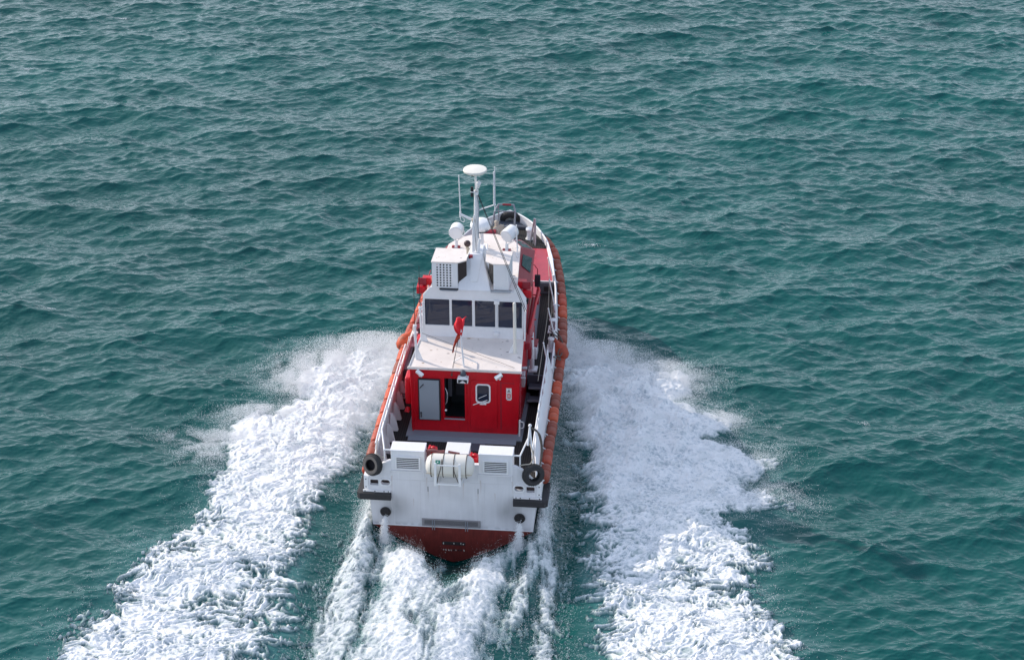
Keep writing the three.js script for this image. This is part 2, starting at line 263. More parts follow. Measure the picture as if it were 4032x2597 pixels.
// worn, unreadable name marks on the red bottom
{ const r = rng(12), dk = [], pale = []; for (const [h, hh] of [[-0.52, 0.075], [-0.74, 0.065]]) { if (h > -0.6) dk.push(box(-0.31, 0.35, h - hh / 2 - 0.02, h + hh / 2 + 0.015, -0.008, 0.01, 0.003)); for (let i = 0; i < 9; i++) { const u = -0.29 + i * 0.071; if (r() < 0.55 || i % 8 === 0) for (let k = 0; k < 2; k++) { const du = r() * 0.025, dh = (r() - 0.5) * hh * 0.6; pale.push(box(u + du, u + du + 0.014 + 0.014 * r(), h + dh - 0.014, h + dh + 0.016, -0.014, 0.0, 0.003)); } else dk.push(box(u, u + 0.045, h - hh * 0.4, h + hh * 0.4, -0.01, 0.0, 0.003)); } }
  part('worn_lettering_ground', dk, M.duct); part('worn_lettering', pale, M.raft); }
for (const u of [-0.68, 0.73]) part('drain_slot', box(u - 0.008, u + 0.008, 1.16, 1.32, -0.004, 0.01, 0.002), M.rubber, transom);

part('weld_seam', [box(-1.7, 1.7, 1.497, 1.505, -0.001, 0.01, 0.002), box(-1.72, -1.712, 0.2, 1.5, -0.001, 0.01, 0.002), box(0.905, 0.912, 0.2, 1.5, -0.001, 0.01, 0.002), box(-0.9, -0.893, 0.2, 1.5, -0.001, 0.01, 0.002)], M.transomSeam, transom).userData.kind = 'stuff';
// ---------------------------------------------------------------- decks
const outline = (v0, v1, inset, n = 10) => { const a = [], b = []; for (let i = 0; i <= n; i++) { const v = mix(v0, v1, i / n), g = Math.max(0.02, gun(v) - inset); a.push([g, v]); b.unshift([-g, v]); } return [...a, ...b]; };
part('aft_deck', extr('uv', outline(0.1, 6.3, 0.05), 0.9, 1.0), M.mat);
part('side_deck', extr('uv', outline(6.2, 14.6, 0.04), 1.5, 1.64), M.grey);
for (const s of [-1, 1]) { const m = [[1.74, 6.24], [2.14, 6.24], [2.16, 8], [2.1, 9.5], [1.98, 11], [1.9, 11.85], [1.5, 11.85], [1.6, 9.2]]; part('deck_mat', extr('uv', s > 0 ? m : m.map(([u, v]) => [-u, v]).reverse(), 1.64, 1.665), M.mat); }
const fore = part('fore_deck', extr('uv', outline(14.55, 16.75, 0.05, 8), 1.8, 2.06), M.mat);
part('bow_locker', extr('uv', [[-0.62, 16.05], [0.62, 16.05], [0.3, 16.5], [-0.3, 16.5]], 2.06, 2.16, 0.02), M.darkGrey, fore);
for (const s of [-1, 1]) { const steps = part('step_riser', s < 0 ? box(-2.28, -1.6, 1.28, 1.66, 6.18, 6.24) : box(1.56, 2.28, 1.28, 1.66, 6.18, 6.24), M.stepGrey);
for (const [v, h] of [[5.85, 1.42], [5.45, 1.2]]) { part('step', box(Math.min(s * 1.62, s * 2.26), Math.max(s * 1.62, s * 2.26), h - 0.05, h, v, v + 0.27), M.stepGrey, steps); part('step_edge', box(Math.min(s * 1.62, s * 2.26), Math.max(s * 1.62, s * 2.26), h - 0.06, h + 0.004, v - 0.03, v - 0.002), M.galv, steps); }
part('step_side', box(s * 2.03 - 0.06, s * 2.03 + 0.06, 1.02, 1.4, 5.5, 6.1), M.stepGrey, steps); }
// trunk ahead of the wheelhouse
const trunkTop = [[-1.95, 11.97], [1.95, 11.97], [1.47, 14.65], [-1.47, 14.65]];
const trunk = part('trunk_cabin', [extr('uv', trunkTop, 1.6, 2.05, 0.015), extr('uv', [[-1.4, 9.8], [1.4, 9.8], [1.4, 11.97], [-1.4, 11.97]], 1.6, 2.05)], M.wornSheenRed);
for (const s of [-1, 1]) part('trunk_coaming', extr('uv', (s > 0 ? [[1.94, 11.95], [2.0, 11.95], [1.51, 14.67], [1.45, 14.67]] : [[-2.0, 11.95], [-1.94, 11.95], [-1.45, 14.67], [-1.51, 14.67]]), 2.05, 2.09), M.plain, trunk);
part('trunk_coaming', box(-1.98, 1.98, 2.05, 2.085, 11.93, 11.975), M.plain, trunk);
part('trunk_bulkhead', box(-2.04, 2.04, 1.64, 2.045, 11.86, 11.95), M.darkGrey, trunk);
for (const s of [-1, 1]) part('bulkhead_vent', box(s * 1.74 - 0.14, s * 1.74 + 0.14, 1.75, 1.93, 11.85, 11.875, 0.01), M.black, trunk);

// ---------------------------------------------------------------- bulwarks, rails, side fenders
for (const s of [-1, 1]) {
  const rows = []; for (let i = 0; i <= 14; i++) { const v = mix(0.25, 6.3, i / 14), k = ss(0.25, 1.4, v); rows.push([V(s * gun(v), hg(v) - 0.04, v), V(s * (gun(v) - 0.05 * k - 0.03), hg(v) + 0.34 * k + 0.06, v), V(s * (gun(v) - 0.09 * k - 0.04), hg(v) + 0.54 * k + 0.06, v), V(s * (gun(v) - 0.14 * k - 0.05), hg(v) + 0.54 * k + 0.06, v), V(s * (gun(v) - 0.1 * k - 0.06), hg(v) + 0.34 * k + 0.05, v), V(s * (gun(v) - 0.06), hg(v) - 0.05, v), V(s * (gun(v) - 0.06), 1.0, v)]); }
  const bw = part('bulwark', loft(rows), M.white);
  const rail = []; for (let i = 0; i <= 12; i++) { const v = mix(0.5, 6.2, i / 12); rail.push(V(s * (gun(v) - 0.17), hg(v) + 0.8 + 0.1 * ss(0, 1.5, v), v)); }
  part('top_rail', curve(rail, 0.024, 40, 8), M.plain, bw);
  for (let i = 0; i < 9; i++) { const v = 0.75 + i * 0.66; part('rail_post', rod(V(s * (gun(v) - 0.12), hg(v) + 0.5, v), V(s * (gun(v) - 0.17), hg(v) + 0.88, v + 0.2), 0.02), M.plain, bw); }
  for (let i = 0; i < 7; i++) { const v = 1.6 + i * 0.66, g = gun(v); part('bulwark_knee', slab([V(s * (g - 0.06), 1.0, v), V(s * (g - 0.3), 1.0, v), V(s * (g - 0.3), 1.08, v), V(s * (g - 0.17), 1.6, v), V(s * (g - 0.1), 1.6, v)], 0.03), M.white, bw); part('knee_flange', slab([V(s * (g - 0.3), 1.02, v - 0.01), V(s * (g - 0.3), 1.02, v + 0.06), V(s * (g - 0.21), 1.5, v + 0.05), V(s * (g - 0.21), 1.5, v - 0.01)], 0.015), M.white, bw); }
  // low forward bulwark with a capping tube
  const fr = [], cap = []; for (let i = 0; i <= 34; i++) { const v = mix(6.3, 16.78, Math.pow(i / 34, 0.85)), g = gun(v), w = Math.max(0.005, g - 0.07), hi = hg(v) + 0.2; fr.push([V(s * g, hg(v) - 0.05, v), V(s * Math.max(0.01, g - 0.03), hi, v), V(s * Math.max(0.005, g - 0.07), hi, v), V(s * w, 1.64, v)]); cap.push(V(s * Math.max(0.0, g - 0.06), hi + 0.01, v)); }
  const fw = part('forward_bulwark', loft(fr), M.white);
  part('capping_rail', curve(cap, 0.03, 60, 8), M.plain, fw);
  // roller fenders strung along the side
  const pts = [], fv = [0.62, 2, 4, 5.5, 7, 8.6, 10, 11.6, 13.5, 14.6, 15.1, 15.55]; for (const v of fv) pts.push(V(s * (gun(v) + 0.15), hg(v) - 0.2, v));
  const c = new THREE.CatmullRomCurve3(pts), len = c.getLength(), n = Math.round(len / 0.79), rl = len / n;
  const prof = [[0.03, -0.5], [0.1, -0.5], [0.14, -0.475], [0.165, -0.42], [0.175, -0.3], [0.175, -0.04], [0.148, -0.018], [0.148, 0.018], [0.175, 0.04], [0.177, 0.16], [0.162, 0.175], [0.162, 0.195], [0.177, 0.21], [0.175, 0.3], [0.165, 0.42], [0.14, 0.475], [0.1, 0.5], [0.03, 0.5]].map(([r, y]) => [r, y * (rl - 0.05)]).map(([r, y]) => [r * 0.88, y]);
  const rg = lathe(prof, 22), rr = rng(s > 0 ? 3 : 4);
  for (let i = 0; i < n; i++) {
    const t = (i + 0.5) / n, p = c.getPointAt(t), d = c.getTangentAt(t); p.x += (rr() - 0.5) * 0.015; p.y += (rr() - 0.5) * 0.025;
    const m = part('roller_fender', turned(rg.clone().scale(1 + (rr() - 0.5) * 0.05, 1, 1 + (rr() - 0.5) * 0.05), p, d), M.rollers[Math.floor(rr() * 5)]);
  }
  part('fender_end_cap', turned(lathe([[0, -0.12], [0.14, -0.12], [0.15, 0.05], [0.08, 0.14], [0, 0.14]], 16), c.getPointAt(1).add(V(-s * 0.06, 0, 0.1)), c.getTangentAt(1)), M.rubber);
  const lug = []; for (let i = 0; i <= n; i++) { const p = c.getPointAt(Math.min(1, i / n)); lug.push(rod(p, p.clone().add(new THREE.Vector3(-s * 0.2, 0.14, 0)), 0.025, 0.02, 6)); }
  part('fender_chain', lug, M.plain).userData.kind = 'stuff';
  // lifeline stanchions along the side deck
  const st = [[10, 0.95], [8.3, 0.85], [5.95, 0.95], [12, 0.7]], tops = [];
  for (const [v, l] of st) { const p = V(s * (gun(v) - 0.08), hg(v) + 0.2, v), q = V(s * (gun(v) - 0.3), hg(v) + 0.2 + l, v + 0.25); tops.push(q); part('stanchion', [rod(p, q, 0.022), ball(q, 0.032, 8), rod(p.clone().add(new THREE.Vector3(0, -0.05, 0.02)), p.clone().add(new THREE.Vector3(-s * 0.03, 0.22, 0)), 0.05)], M.plain, fw); }
  const sag = (a, b, d) => curve([a, a.clone().lerp(b, 0.5).add(new THREE.Vector3(0, -d, 0)), b], 0.008, 10, 5);
  part('lifeline', [sag(tops[3], tops[0], 0.04), sag(tops[0], tops[1], 0.05), sag(tops[1], tops[2], 0.06), sag(tops[2], V(s * 2.05, 2.55, 4.2), 0.03)], M.paleRope, fw);
  const low = (q) => q.clone().add(new THREE.Vector3(s * 0.1, -0.42, 0));
  part('lifeline', [sag(low(tops[0]), low(tops[1]), 0.05), sag(low(tops[1]), low(tops[2]), 0.05)], M.paleRope, fw);
  for (const v of [9.3, 8.0]) { const g = gun(v) - 0.16; part('bollard', [turned(lathe([[0, 0], [0.1, 0], [0.085, 0.06], [0.075, 0.3], [0.11, 0.32], [0.11, 0.36], [0, 0.37]], 16), V(s * g, 1.66, v), up), box(s * g - 0.14, s * g + 0.14, 1.64, 1.7, v - 0.3, v + 0.2)], M.plain, fw); }
}
// stern rails beside the vents
for (const s of [-1, 1]) part('stern_rail', [pipe([V(s * 0.75, 2.36, 0.2), V(s * 1.66, 2.38, 0.12), V(s * 1.9, 2.38, 0.12), V(s * 2.08, 2.56, 0.9)], 0.024), rod(V(s * 1.9, 2.0, 0.1), V(s * 1.9, 2.38, 0.12), 0.022)], M.plain);
part('stern_post', [pipe([V(2.08, 2.5, 0.5), V(2.12, 2.98, 0.75)], 0.03), ball(V(2.12, 3.0, 0.75), 0.05), rod(V(2.12, 2.95, 0.75), V(2.26, 2.0, 0.2), 0.022)], M.plain);

// ---------------------------------------------------------------- stern vents and lockers
for (const s of [-1, 1]) {
  const c = s * 1.23, hw = 0.475, vb = part('vent_box', [box(c - hw, c + hw, 1.8, 2.44, 0.0, 0.46, 0.02), box(c - hw - 0.01, c + hw + 0.005, 2.42, 2.46, -0.02, 0.48, 0.012)], M.white);
  const fr = path(new THREE.Shape(), [[c - 0.36, 1.86], [c + 0.36, 1.86], [c + 0.36, 2.27], [c - 0.36, 2.27]]); fr.holes.push(roundRect(new THREE.Path(), c - 0.31, c + 0.31, 1.895, 2.235, 0.005));
  part('louvre_frame', extr('uh', fr, -0.05, 0.0, 0.004), M.plain, vb);
  part('louvre_back', box(c - 0.31, c + 0.31, 1.895, 2.235, -0.006, 0.0), M.hole, vb);
  for (let i = 0; i < 6; i++) { const h = 1.925 + i * 0.057; part('louvre_slat', box(c - 0.31, c + 0.31, h - 0.0, h + 0.026, -0.026, -0.012, 0.004), M.plain, vb); }
  part('vent_apron', [box(c - hw - 0.01, c + hw - 0.02, 1.775, 1.8, -0.03, 0.01, 0.004), box(c - hw - 0.01, c - hw + 0.01, 1.62, 1.79, -0.02, 0.01, 0.004), box(c + hw - 0.04, c + hw - 0.02, 1.62, 1.79, -0.02, 0.01, 0.004)], M.white, vb);
}
part('stern_locker', [box(-0.25, 0.4, 1.0, 2.08, 0.56, 1.16, 0.02), box(-0.265, 0.415, 2.07, 2.11, 0.545, 1.175, 0.012)], M.white);

// ---------------------------------------------------------------- deckhouse
const BASE = part('deckhouse_plinth', [box(-1.78, 1.66, 1.0, 1.05, 3.25, 6.2, 0.01), extr('vh', [[3.05, 1.0], [3.3, 1.0], [3.3, 1.05]], -1.7, 1.5)], M.grey);
const backWall = path(new THREE.Shape(), [[-1.63, 1.05], [1.5, 1.05], [1.58, 3.12], [-1.66, 3.12]]);
backWall.holes.push(roundRect(new THREE.Path(), -0.65, -0.05, 1.51, 2.84, 0.02), roundRect(new THREE.Path(), 0.31, 0.68, 2.12, 2.68, 0.07));
const house = part('deckhouse_wall', [extr('uh', backWall, 3.6, 3.68), box(-1.66, -1.59, 1.05, 3.12, 3.685, 6.2), box(1.46, 1.54, 1.05, 3.12, 3.685, 6.2)], M.red);
part('cabin_interior', [box(-1.55, 1.45, 1.06, 1.1, 3.7, 5.3), box(-1.55, 1.45, 1.06, 3.0, 5.3, 5.36), box(-0.72, -0.68, 1.1, 3.0, 3.8, 5.3), box(0.06, 0.1, 1.1, 3.0, 3.8, 5.3)], M.inside, house);
part('cabin_panel', [box(-0.5, -0.12, 1.5, 2.95, 5.0, 5.04), box(-0.62, -0.5, 1.9, 2.9, 4.2, 4.5)], M.darkGrey, house);
part('lintel_band', box(-1.6, 1.52, 2.9, 3.08, 3.585, 3.6, 0.006), M.red, house);
part('door_frame', extr('uh', (() => { const f = roundRect(new THREE.Shape(), -0.7, 0.0, 1.46, 2.89, 0.04); f.holes.push(roundRect(new THREE.Path(), -0.65, -0.05, 1.51, 2.84, 0.02)); return f; })(), 3.57, 3.6, 0.006), M.red, house);
part('door_sill', box(-0.66, -0.05, 1.475, 1.51, 3.55, 3.68), M.galv, house);
const gd = part('open_door', box(-1.42, -0.76, 1.43, 2.81, 3.535, 3.59, 0.02), M.black);
part('door_lining', box(-1.385, -0.8, 1.465, 2.775, 3.515, 3.545, 0.012), M.doorGrey, gd);
part('door_handle', [rod(V(-1.36, 2.52, 3.5), V(-1.25, 2.66, 3.49), 0.013), rod(V(-1.34, 1.55, 3.5), V(-1.34, 1.68, 3.49), 0.014), ball(V(-1.34, 1.7, 3.5), 0.025, 8)], M.black, gd);
part('grab_handle', curve([V(-0.62, 2.5, 3.6), V(-0.56, 2.4, 3.52), V(-0.57, 2.1, 3.5), V(-0.63, 1.97, 3.6)], 0.014, 16), M.steel, house);
part('door_latch', ball(V(-0.61, 1.79, 3.55), 0.035, 10), M.plain, house);
const hatch = part('raised_panel', extr('uh', (() => { const f = roundRect(new THREE.Shape(), 0.12, 0.9, 1.2, 2.8, 0.09); f.holes.push(roundRect(new THREE.Path(), 0.31, 0.68, 2.12, 2.68, 0.07)); return f; })(), 3.565, 3.6, 0.01), M.red);
part('window_frame', extr('uh', (() => { const f = roundRect(new THREE.Shape(), 0.275, 0.715, 2.085, 2.715, 0.1); f.holes.push(roundRect(new THREE.Path(), 0.32, 0.67, 2.13, 2.67, 0.065)); return f; })(), 3.535, 3.57, 0.008), M.plain, hatch);
part('window_pane', extr('uh', roundRect(new THREE.Shape(), 0.31, 0.68, 2.12, 2.68, 0.07), 3.6, 3.606), M.glass, hatch);
part('window_cover', box(0.32, 0.67, 2.13, 2.67, 3.78, 3.8), M.hole, hatch);
part('wiper', [rod(V(0.2, 2.02, 3.53), V(0.62, 2.2, 3.53), 0.012), rod(V(0.36, 2.23, 3.55), V(0.6, 2.36, 3.55), 0.009)], M.plain, hatch);
part('window_foot', box(0.39, 0.59, 2.03, 2.08, 3.53, 3.57), M.plain, hatch);
part('panel_joint', [box(1.0, 1.03, 1.2, 2.8, 3.592, 3.602, 0.003), box(1.03, 1.42, 2.74, 2.76, 3.592, 3.602, 0.003)], M.darkRed, house);
const stTex = tex(64, 128, (u, v) => { let c = [0.86, 0.85, 0.84]; const x = u, y = v; if (y > 0.12 && y < 0.5 && x > 0.2 && x < 0.8) { c = [0.75, 0.15, 0.12]; if (x > 0.3 && x < 0.62 && y > 0.2 && y < 0.42) c = [0.92, 0.9, 0.9]; if (x > 0.4 && x < 0.46 && y > 0.2 && y < 0.42) c = [0.75, 0.15, 0.12]; } const ty = (y - 0.62) / 0.26; if (ty > 0 && ty < 1) { const w = 0.32 * (1 - ty); if (Math.abs(x - 0.5) < w) c = Math.abs(x - 0.5) < w - 0.07 && ty > 0.12 ? ((Math.abs(x - 0.5) < 0.06) ? [0.15, 0.15, 0.15] : [0.86, 0.85, 0.84]) : [0.25, 0.25, 0.25]; } if (y < 0.08 && x > 0.2 && x < 0.8) c = [0.5, 0.5, 0.5]; return c; }, { repeat: false });
{ const g = extr('uh', [[1.17, 2.22], [1.33, 2.22], [1.33, 2.59], [1.17, 2.59]], 3.592, 3.6), p = g.attributes.position, uv = g.attributes.uv; for (let i = 0; i < p.count; i++) uv.setXY(i, (p.getX(i) - 1.17) / 0.16, (p.getY(i) - 2.22) / 0.37); part('safety_label', g, std({ map: stTex, roughness: 0.5 }), house, 'white safety label with a red square sign and a warning triangle'); part('label_foot', box(1.19, 1.31, 2.19, 2.225, 3.585, 3.6), M.plain, house); }
const fl = part('floodlight', [box(-0.24, 0.08, 2.8, 2.96, 3.36, 3.6, 0.025), box(-0.17, 0.01, 2.96, 3.0, 3.4, 3.6)], M.plain);
part('floodlight_glass', box(-0.21, 0.05, 2.82, 2.93, 3.352, 3.37, 0.01), M.black, fl); part('lens', slab([V(-0.18, 2.83, 3.35), V(0.02, 2.83, 3.35), V(-0.08, 2.91, 3.35)], 0.006), M.lens, fl);
for (const s of [-1, 1]) { const u = s < 0 ? -1.37 : 0.98, m = part('camera_housing', turned(prep(new RoundedBoxGeometry(0.1, 0.24, 0.11, 2, 0.02)), V(u + s * -0.02, 3.02, 3.48), new THREE.Vector3(-s * 0.8, -0.45, 0.35)), M.plain); part('camera_bracket', [rod(V(u, 3.0, 3.6), V(u, 2.95, 3.5), 0.02), ball(V(u + 0.02, 2.93, 3.5), 0.035, 8)], M.plain, m); }
part('corner_pipe', [rod(V(-1.6, 1.05, 3.55), V(-1.63, 3.0, 3.55), 0.016), curve([V(-1.52, 2.7, 3.56), V(-1.55, 2.2, 3.55), V(-1.6, 1.9, 3.55), V(-1.48, 1.5, 3.56), V(-1.6, 1.25, 3.55)], 0.011, 20, 6)], M.red, house);
part('hand_post', [rod(V(1.57, 1.05, 3.5), V(1.58, 1.6, 3.5), 0.028), curve([V(1.58, 1.55, 3.5), V(1.68, 1.52, 3.5), V(1.68, 1.35, 3.5), V(1.58, 1.32, 3.5)], 0.016, 14)], M.plain, house);
part('hose_chain', (() => { const a = []; for (let i = 0; i < 14; i++) a.push(ball(V(1.585 + 0.015 * (i % 2), 1.7 + i * 0.095, 3.56), 0.022, 6)); a.push(rod(V(1.585, 1.65, 3.57), V(1.59, 3.0, 3.57), 0.012)); return a; })(), M.darkRed, house);
part('foot_patch', [box(-0.2, 0.6, 1.002, 1.012, 2.6, 3.03)], M.darkGrey);
// red lifebuoy case and fittings on the port side wall
part('side_case', [box(-1.86, -1.67, 1.75, 2.65, 3.85, 4.4, 0.06), ball(V(-1.78, 1.62, 3.8), 0.085), rod(V(-1.72, 1.6, 3.7), V(-1.86, 1.62, 3.7), 0.03)], M.red);
part('side_case', box(-1.95, -1.75, 2.0, 2.35, 6.9, 7.3, 0.05), M.red);

// deckhouse roof and what stands on it
const roof = part('deckhouse_roof', [extr('uv', [[-1.7, 3.56], [1.62, 3.56], [1.5, 5.62], [-1.6, 5.62]], 3.12, 3.17, 0.012), box(-1.72, 1.64, 3.1, 3.19, 3.54, 3.585, 0.02)], M.roof);
part('roof_coaming', [slab([V(-1.7, 3.17, 3.6), V(-1.6, 3.17, 5.6), V(-1.58, 3.21, 5.6), V(-1.68, 3.21, 3.6)], 0.03)], M.plain, roof);
for (const [u, v] of [[-1.52, 4.06], [-1.53, 5.26]]) { const a = part('whip_antenna', [rod(V(u, 3.17, v), V(u - 0.02, 4.25, v), 0.034), rod(V(u - 0.02, 4.25, v), V(u - 0.02, 4.3, v), 0.06, 0.05)], M.plain); part('whip', rod(V(u - 0.02, 4.3, v), V(u - 0.03, 5.62, v + 0.02), 0.012, 0.007, 6), M.rubber, a); part('gusset', slab([V(u + 0.03, 3.17, v), V(u + 0.2, 3.17, v - 0.02), V(u + 0.03, 3.6, v)], 0.012), M.plain, a); }
{ const u = 1.33, v = 4.69, a = part('white_post', [rod(V(u, 3.17, v), V(u - 0.02, 4.8, v), 0.05, 0.048, 14), ball(V(u - 0.02, 4.8, v), 0.048)], M.raft); part('post_gusset', slab([V(u - 0.03, 3.18, v), V(u - 0.2, 3.18, v - 0.03), V(u - 0.03, 3.55, v)], 0.012), M.plain, a); }
const staff = part('flagstaff', [rod(V(-0.08, 3.17, 3.72), V(-0.2, 4.28, 3.9), 0.03, 0.022), turned(lathe([[0, 0], [0.085, 0.0], [0.085, 0.02], [0, 0.03]], 16), V(-0.2, 4.29, 3.88), new THREE.Vector3(0, 0.45, 0.9))], M.plain);
part('staff_foot', [turned(lathe([[0, 0], [0.09, 0], [0.08, 0.1], [0.04, 0.16], [0, 0.16]], 14), V(-0.08, 3.0, 3.52), up)], M.darkGrey, staff);
part('staff_brace', [rod(V(-0.11, 3.48, 3.78), V(-0.42, 3.18, 3.97), 0.02), rod(V(-0.11, 3.48, 3.78), V(0.3, 3.18, 3.95), 0.02)], M.plain, staff);
part('halyard', [rod(V(-0.2, 4.2, 3.88), V(-0.44, 2.98, 3.56), 0.006, 0.006, 5), rod(V(-0.24, 4.1, 3.86), V(-0.4, 3.0, 3.55), 0.006, 0.006, 5), ball(V(-0.42, 2.96, 3.56), 0.03, 6)], M.rope, staff);
part('roof_shadow_line', rod(V(-1.5, 3.45, 5.2), V(1.4, 3.19, 3.75), 0.0055, 0.0055, 5), M.rope, roof);  // added dark rod drawing the whip antenna's shadow across the roof

// ---------------------------------------------------------------- wheelhouse
const rear = path(new THREE.Shape(), [[-1.56, 3.12], [1.47, 3.12], [1.58, 4.53], [1.31, 4.95], [1.18, 4.74], [-1.28, 4.8], [-1.51, 4.54]]);
const WIN = [[-1.46, -0.72], [-0.65, -0.04], [0.04, 0.65], [0.74, 1.45]];
for (const [a, b] of WIN) rear.holes.push(roundRect(new THREE.Path(), a, b, 3.54, 4.41, 0.02));
const wh = part('wheelhouse_rear_wall', extr('uh', rear, 5.6, 5.66, 0.006), M.white);
WIN.forEach(([a, b]) => { const p = part('rear_window', extr('uh', roundRect(new THREE.Shape(), a, b, 3.54, 4.41, 0.02), 5.62, 5.628), M.glass, wh); const f = roundRect(new THREE.Shape(), a - 0.02, b + 0.02, 3.52, 4.43, 0.03); f.holes.push(roundRect(new THREE.Path(), a, b, 3.54, 4.41, 0.02)); part('window_trim', extr('uh', f, 5.585, 5.6), M.plain, wh); });
part('wiper_motor', [box(0.62, 0.78, 4.32, 4.44, 5.54, 5.6), rod(V(0.695, 3.6, 5.57), V(0.695, 4.35, 5.57), 0.014)], M.plain, wh);
part('rear_lamp', [box(0.6, 0.76, 3.3, 3.4, 5.5, 5.6), box(0.66, 0.7, 3.2, 3.3, 5.56, 5.6)], M.plain, wh);
part('rear_pipe', rod(V(1.53, 3.15, 5.56), V(1.56, 4.45, 5.56), 0.03), M.plain, wh);
part('rear_pipe', rod(V(-1.53, 3.15, 5.57), V(-1.52, 4.3, 5.57), 0.02), M.plain, wh);
// roof, raked window belt, lower walls
const RT = [[1.3, 5.66], [1.12, 8.76], [0.82, 9.28], [0.3, 9.62], [-0.3, 9.62], [-0.82, 9.28], [-1.12, 8.76], [-1.3, 5.66]];
const RB = [[1.58, 5.66], [1.43, 10.4], [0.95, 11.1], [0.4, 11.45], [-0.4, 11.45], [-0.95, 11.1], [-1.43, 10.4], [-1.58, 5.66]];
const HTOP = 4.74, HBELT = 3.9;
const wr = part('wheelhouse_roof', extr('uv', RT, HTOP - 0.02, HTOP + 0.03, 0.012), M.roof);
for (let i = 0; i < 7; i++) {
  const a = V(RB[i][0], HBELT, RB[i][1]), b = V(RB[i + 1][0], HBELT, RB[i + 1][1]), c = V(RT[i + 1][0], HTOP, RT[i + 1][1]), d = V(RT[i][0], HTOP, RT[i][1]);
  const belt = part('window_belt', slab([a, b, c, d], -0.05), M.wornSheenRed, wh);
  const at = (s, t) => a.clone().lerp(b, s).lerp(d.clone().lerp(c, s), t);
  const wins = i === 0 || i === 6 ? (i === 0 ? [[0.62, 0.86]] : [[0.14, 0.38]]) : [[0.1, 0.9]];
  for (const [p, q] of wins) {
    const P = (s, t) => i === 0 ? at(s, t) : i === 6 ? at(s, t) : at(s, t), w = [P(p, 0.16), P(q, 0.16), P(q, 0.82), P(p, 0.82)];
    part('belt_window', slab(w, 0.012), M.dark, belt);
  }
  part('lower_wall', slab([V(RB[i][0] * 0.97, 1.64, RB[i][1] - (i > 0 && i < 7 ? 0.15 : 0)), V(RB[i + 1][0] * 0.97, 1.64, RB[i + 1][1] - (i < 6 ? 0.15 : 0)), V(RB[i + 1][0] * 0.97, HBELT, RB[i + 1][1] - (i < 6 ? 0.15 : 0)), V(RB[i][0] * 0.97, HBELT, RB[i][1] - (i > 0 ? 0.15 : 0))], -0.05), M.wornSheenRed, wh);
}
part('wheelhouse_floor', box(-1.45, 1.4, 3.18, 3.22, 5.7, 10), M.inside, wh);
part('console', [box(-1.2, 1.2, 3.22, 4.0, 9.2, 9.6), box(-1.5, -1.2, 3.22, 3.8, 6.5, 8), box(1.1, 1.4, 3.22, 3.9, 6.4, 8)], M.inside, wh);
for (const [u, v] of [[-0.8, 7], [0.1, 7.2], [0.75, 6.8]]) part('helm_seat', [box(u - 0.22, u + 0.22, 3.6, 3.72, v, v + 0.4, 0.04), box(u - 0.22, u + 0.22, 3.7, 4.25, v - 0.08, v, 0.04), box(u - 0.05, u + 0.05, 3.2, 3.6, v + 0.15, v + 0.25)], M.doorGrey, wh);
// side light boards, mirror, grab rail
for (const s of [-1, 1]) { const nb = part('side_light_board', [box(Math.min(s * 1.3, s * 1.56), Math.max(s * 1.3, s * 1.56), 4.7, 4.94, 5.9, 6.1, 0.01), box(Math.min(s * 1.45, s * 1.72), Math.max(s * 1.45, s * 1.72), 4.48, 4.7, 5.75, 6.1, 0.01)], M.red); part('screen_inside', box(Math.min(s * 1.44, s * 1.68), Math.max(s * 1.44, s * 1.68), 4.72, 4.95, 5.86, 5.9, 0.01), M.darkRed, nb); }
const mir = part('mirror', prep(new RoundedBoxGeometry(0.18, 0.42, 0.07, 3, 0.03)).translate(1.71, 3.98, -8.0), M.black);
part('mirror_glass', box(1.64, 1.78, 3.81, 4.15, 7.955, 7.968, 0.02), M.dark, mir);
part('mirror_arm', pipe([V(1.5, 4.5, 8.2), V(1.62, 4.5, 8.0), V(1.71, 4.38, 8.0), V(1.71, 4.15, 8.0)], 0.014), M.darkRed, mir);
part('port_grab_rail', pipe([V(-1.55, 4.1, 5.75), V(-1.66, 4.2, 5.8), V(-1.6, 4.2, 8)], 0.014), M.darkRed, wh);
part('starboard_vent', box(1.5, 1.56, 3.95, 4.3, 6.4, 6.7), M.black, wh);
// air conditioner, twin locker, mast base
const ac = part('air_conditioner', extr('uv', [[-1.22, 5.56], [-0.46, 5.56], [-0.46, 6.48], [-1.2, 6.48]], 4.8, 5.62), M.white);
part('top_cover', extr('uv', [[-1.235, 5.54], [-0.44, 5.54], [-0.2, 5.74], [-0.3, 6.52], [-1.21, 6.52]], 5.62, 5.655), M.roof, ac);
part('duct', extr('uv', [[-0.47, 5.7], [-0.22, 5.85], [-0.3, 6.45], [-0.47, 6.45]], 4.8, 5.6), M.duct, ac);
const holes = []; for (let i = 0; i < 5; i++) for (let j = 0; j < 9; j++) if (i || j < 8) holes.push(disc(V(-1.06 + i * 0.0975, 4.88 + j * 0.084, 5.558), AFT, 0.026, 0.006, 12));
part('vent_hole', holes, M.hole, ac).userData.kind = 'stuff';
part('red_mark', box(-1.075, -1.05, 5.545, 5.565, 5.552, 5.56, 0.002), M.red, ac);
part('unit_foot', [box(-1.0, -0.44, 4.755, 4.8, 5.5, 5.6)], M.black, ac); part('unit_tray', box(-0.97, -0.46, 4.75, 4.77, 5.46, 5.52), M.galv, ac);
const lk = part('roof_locker', extr('uv', [[0.61, 5.56], [1.06, 5.56], [1.09, 6.45], [0.61, 6.45]], 4.8, 5.62, 0.012), M.white);
part('locker_lid', extr('uv', [[0.6, 5.55], [1.08, 5.55], [1.1, 6.48], [0.3, 6.5], [0.36, 5.72]], 5.62, 5.65), M.roof, lk);
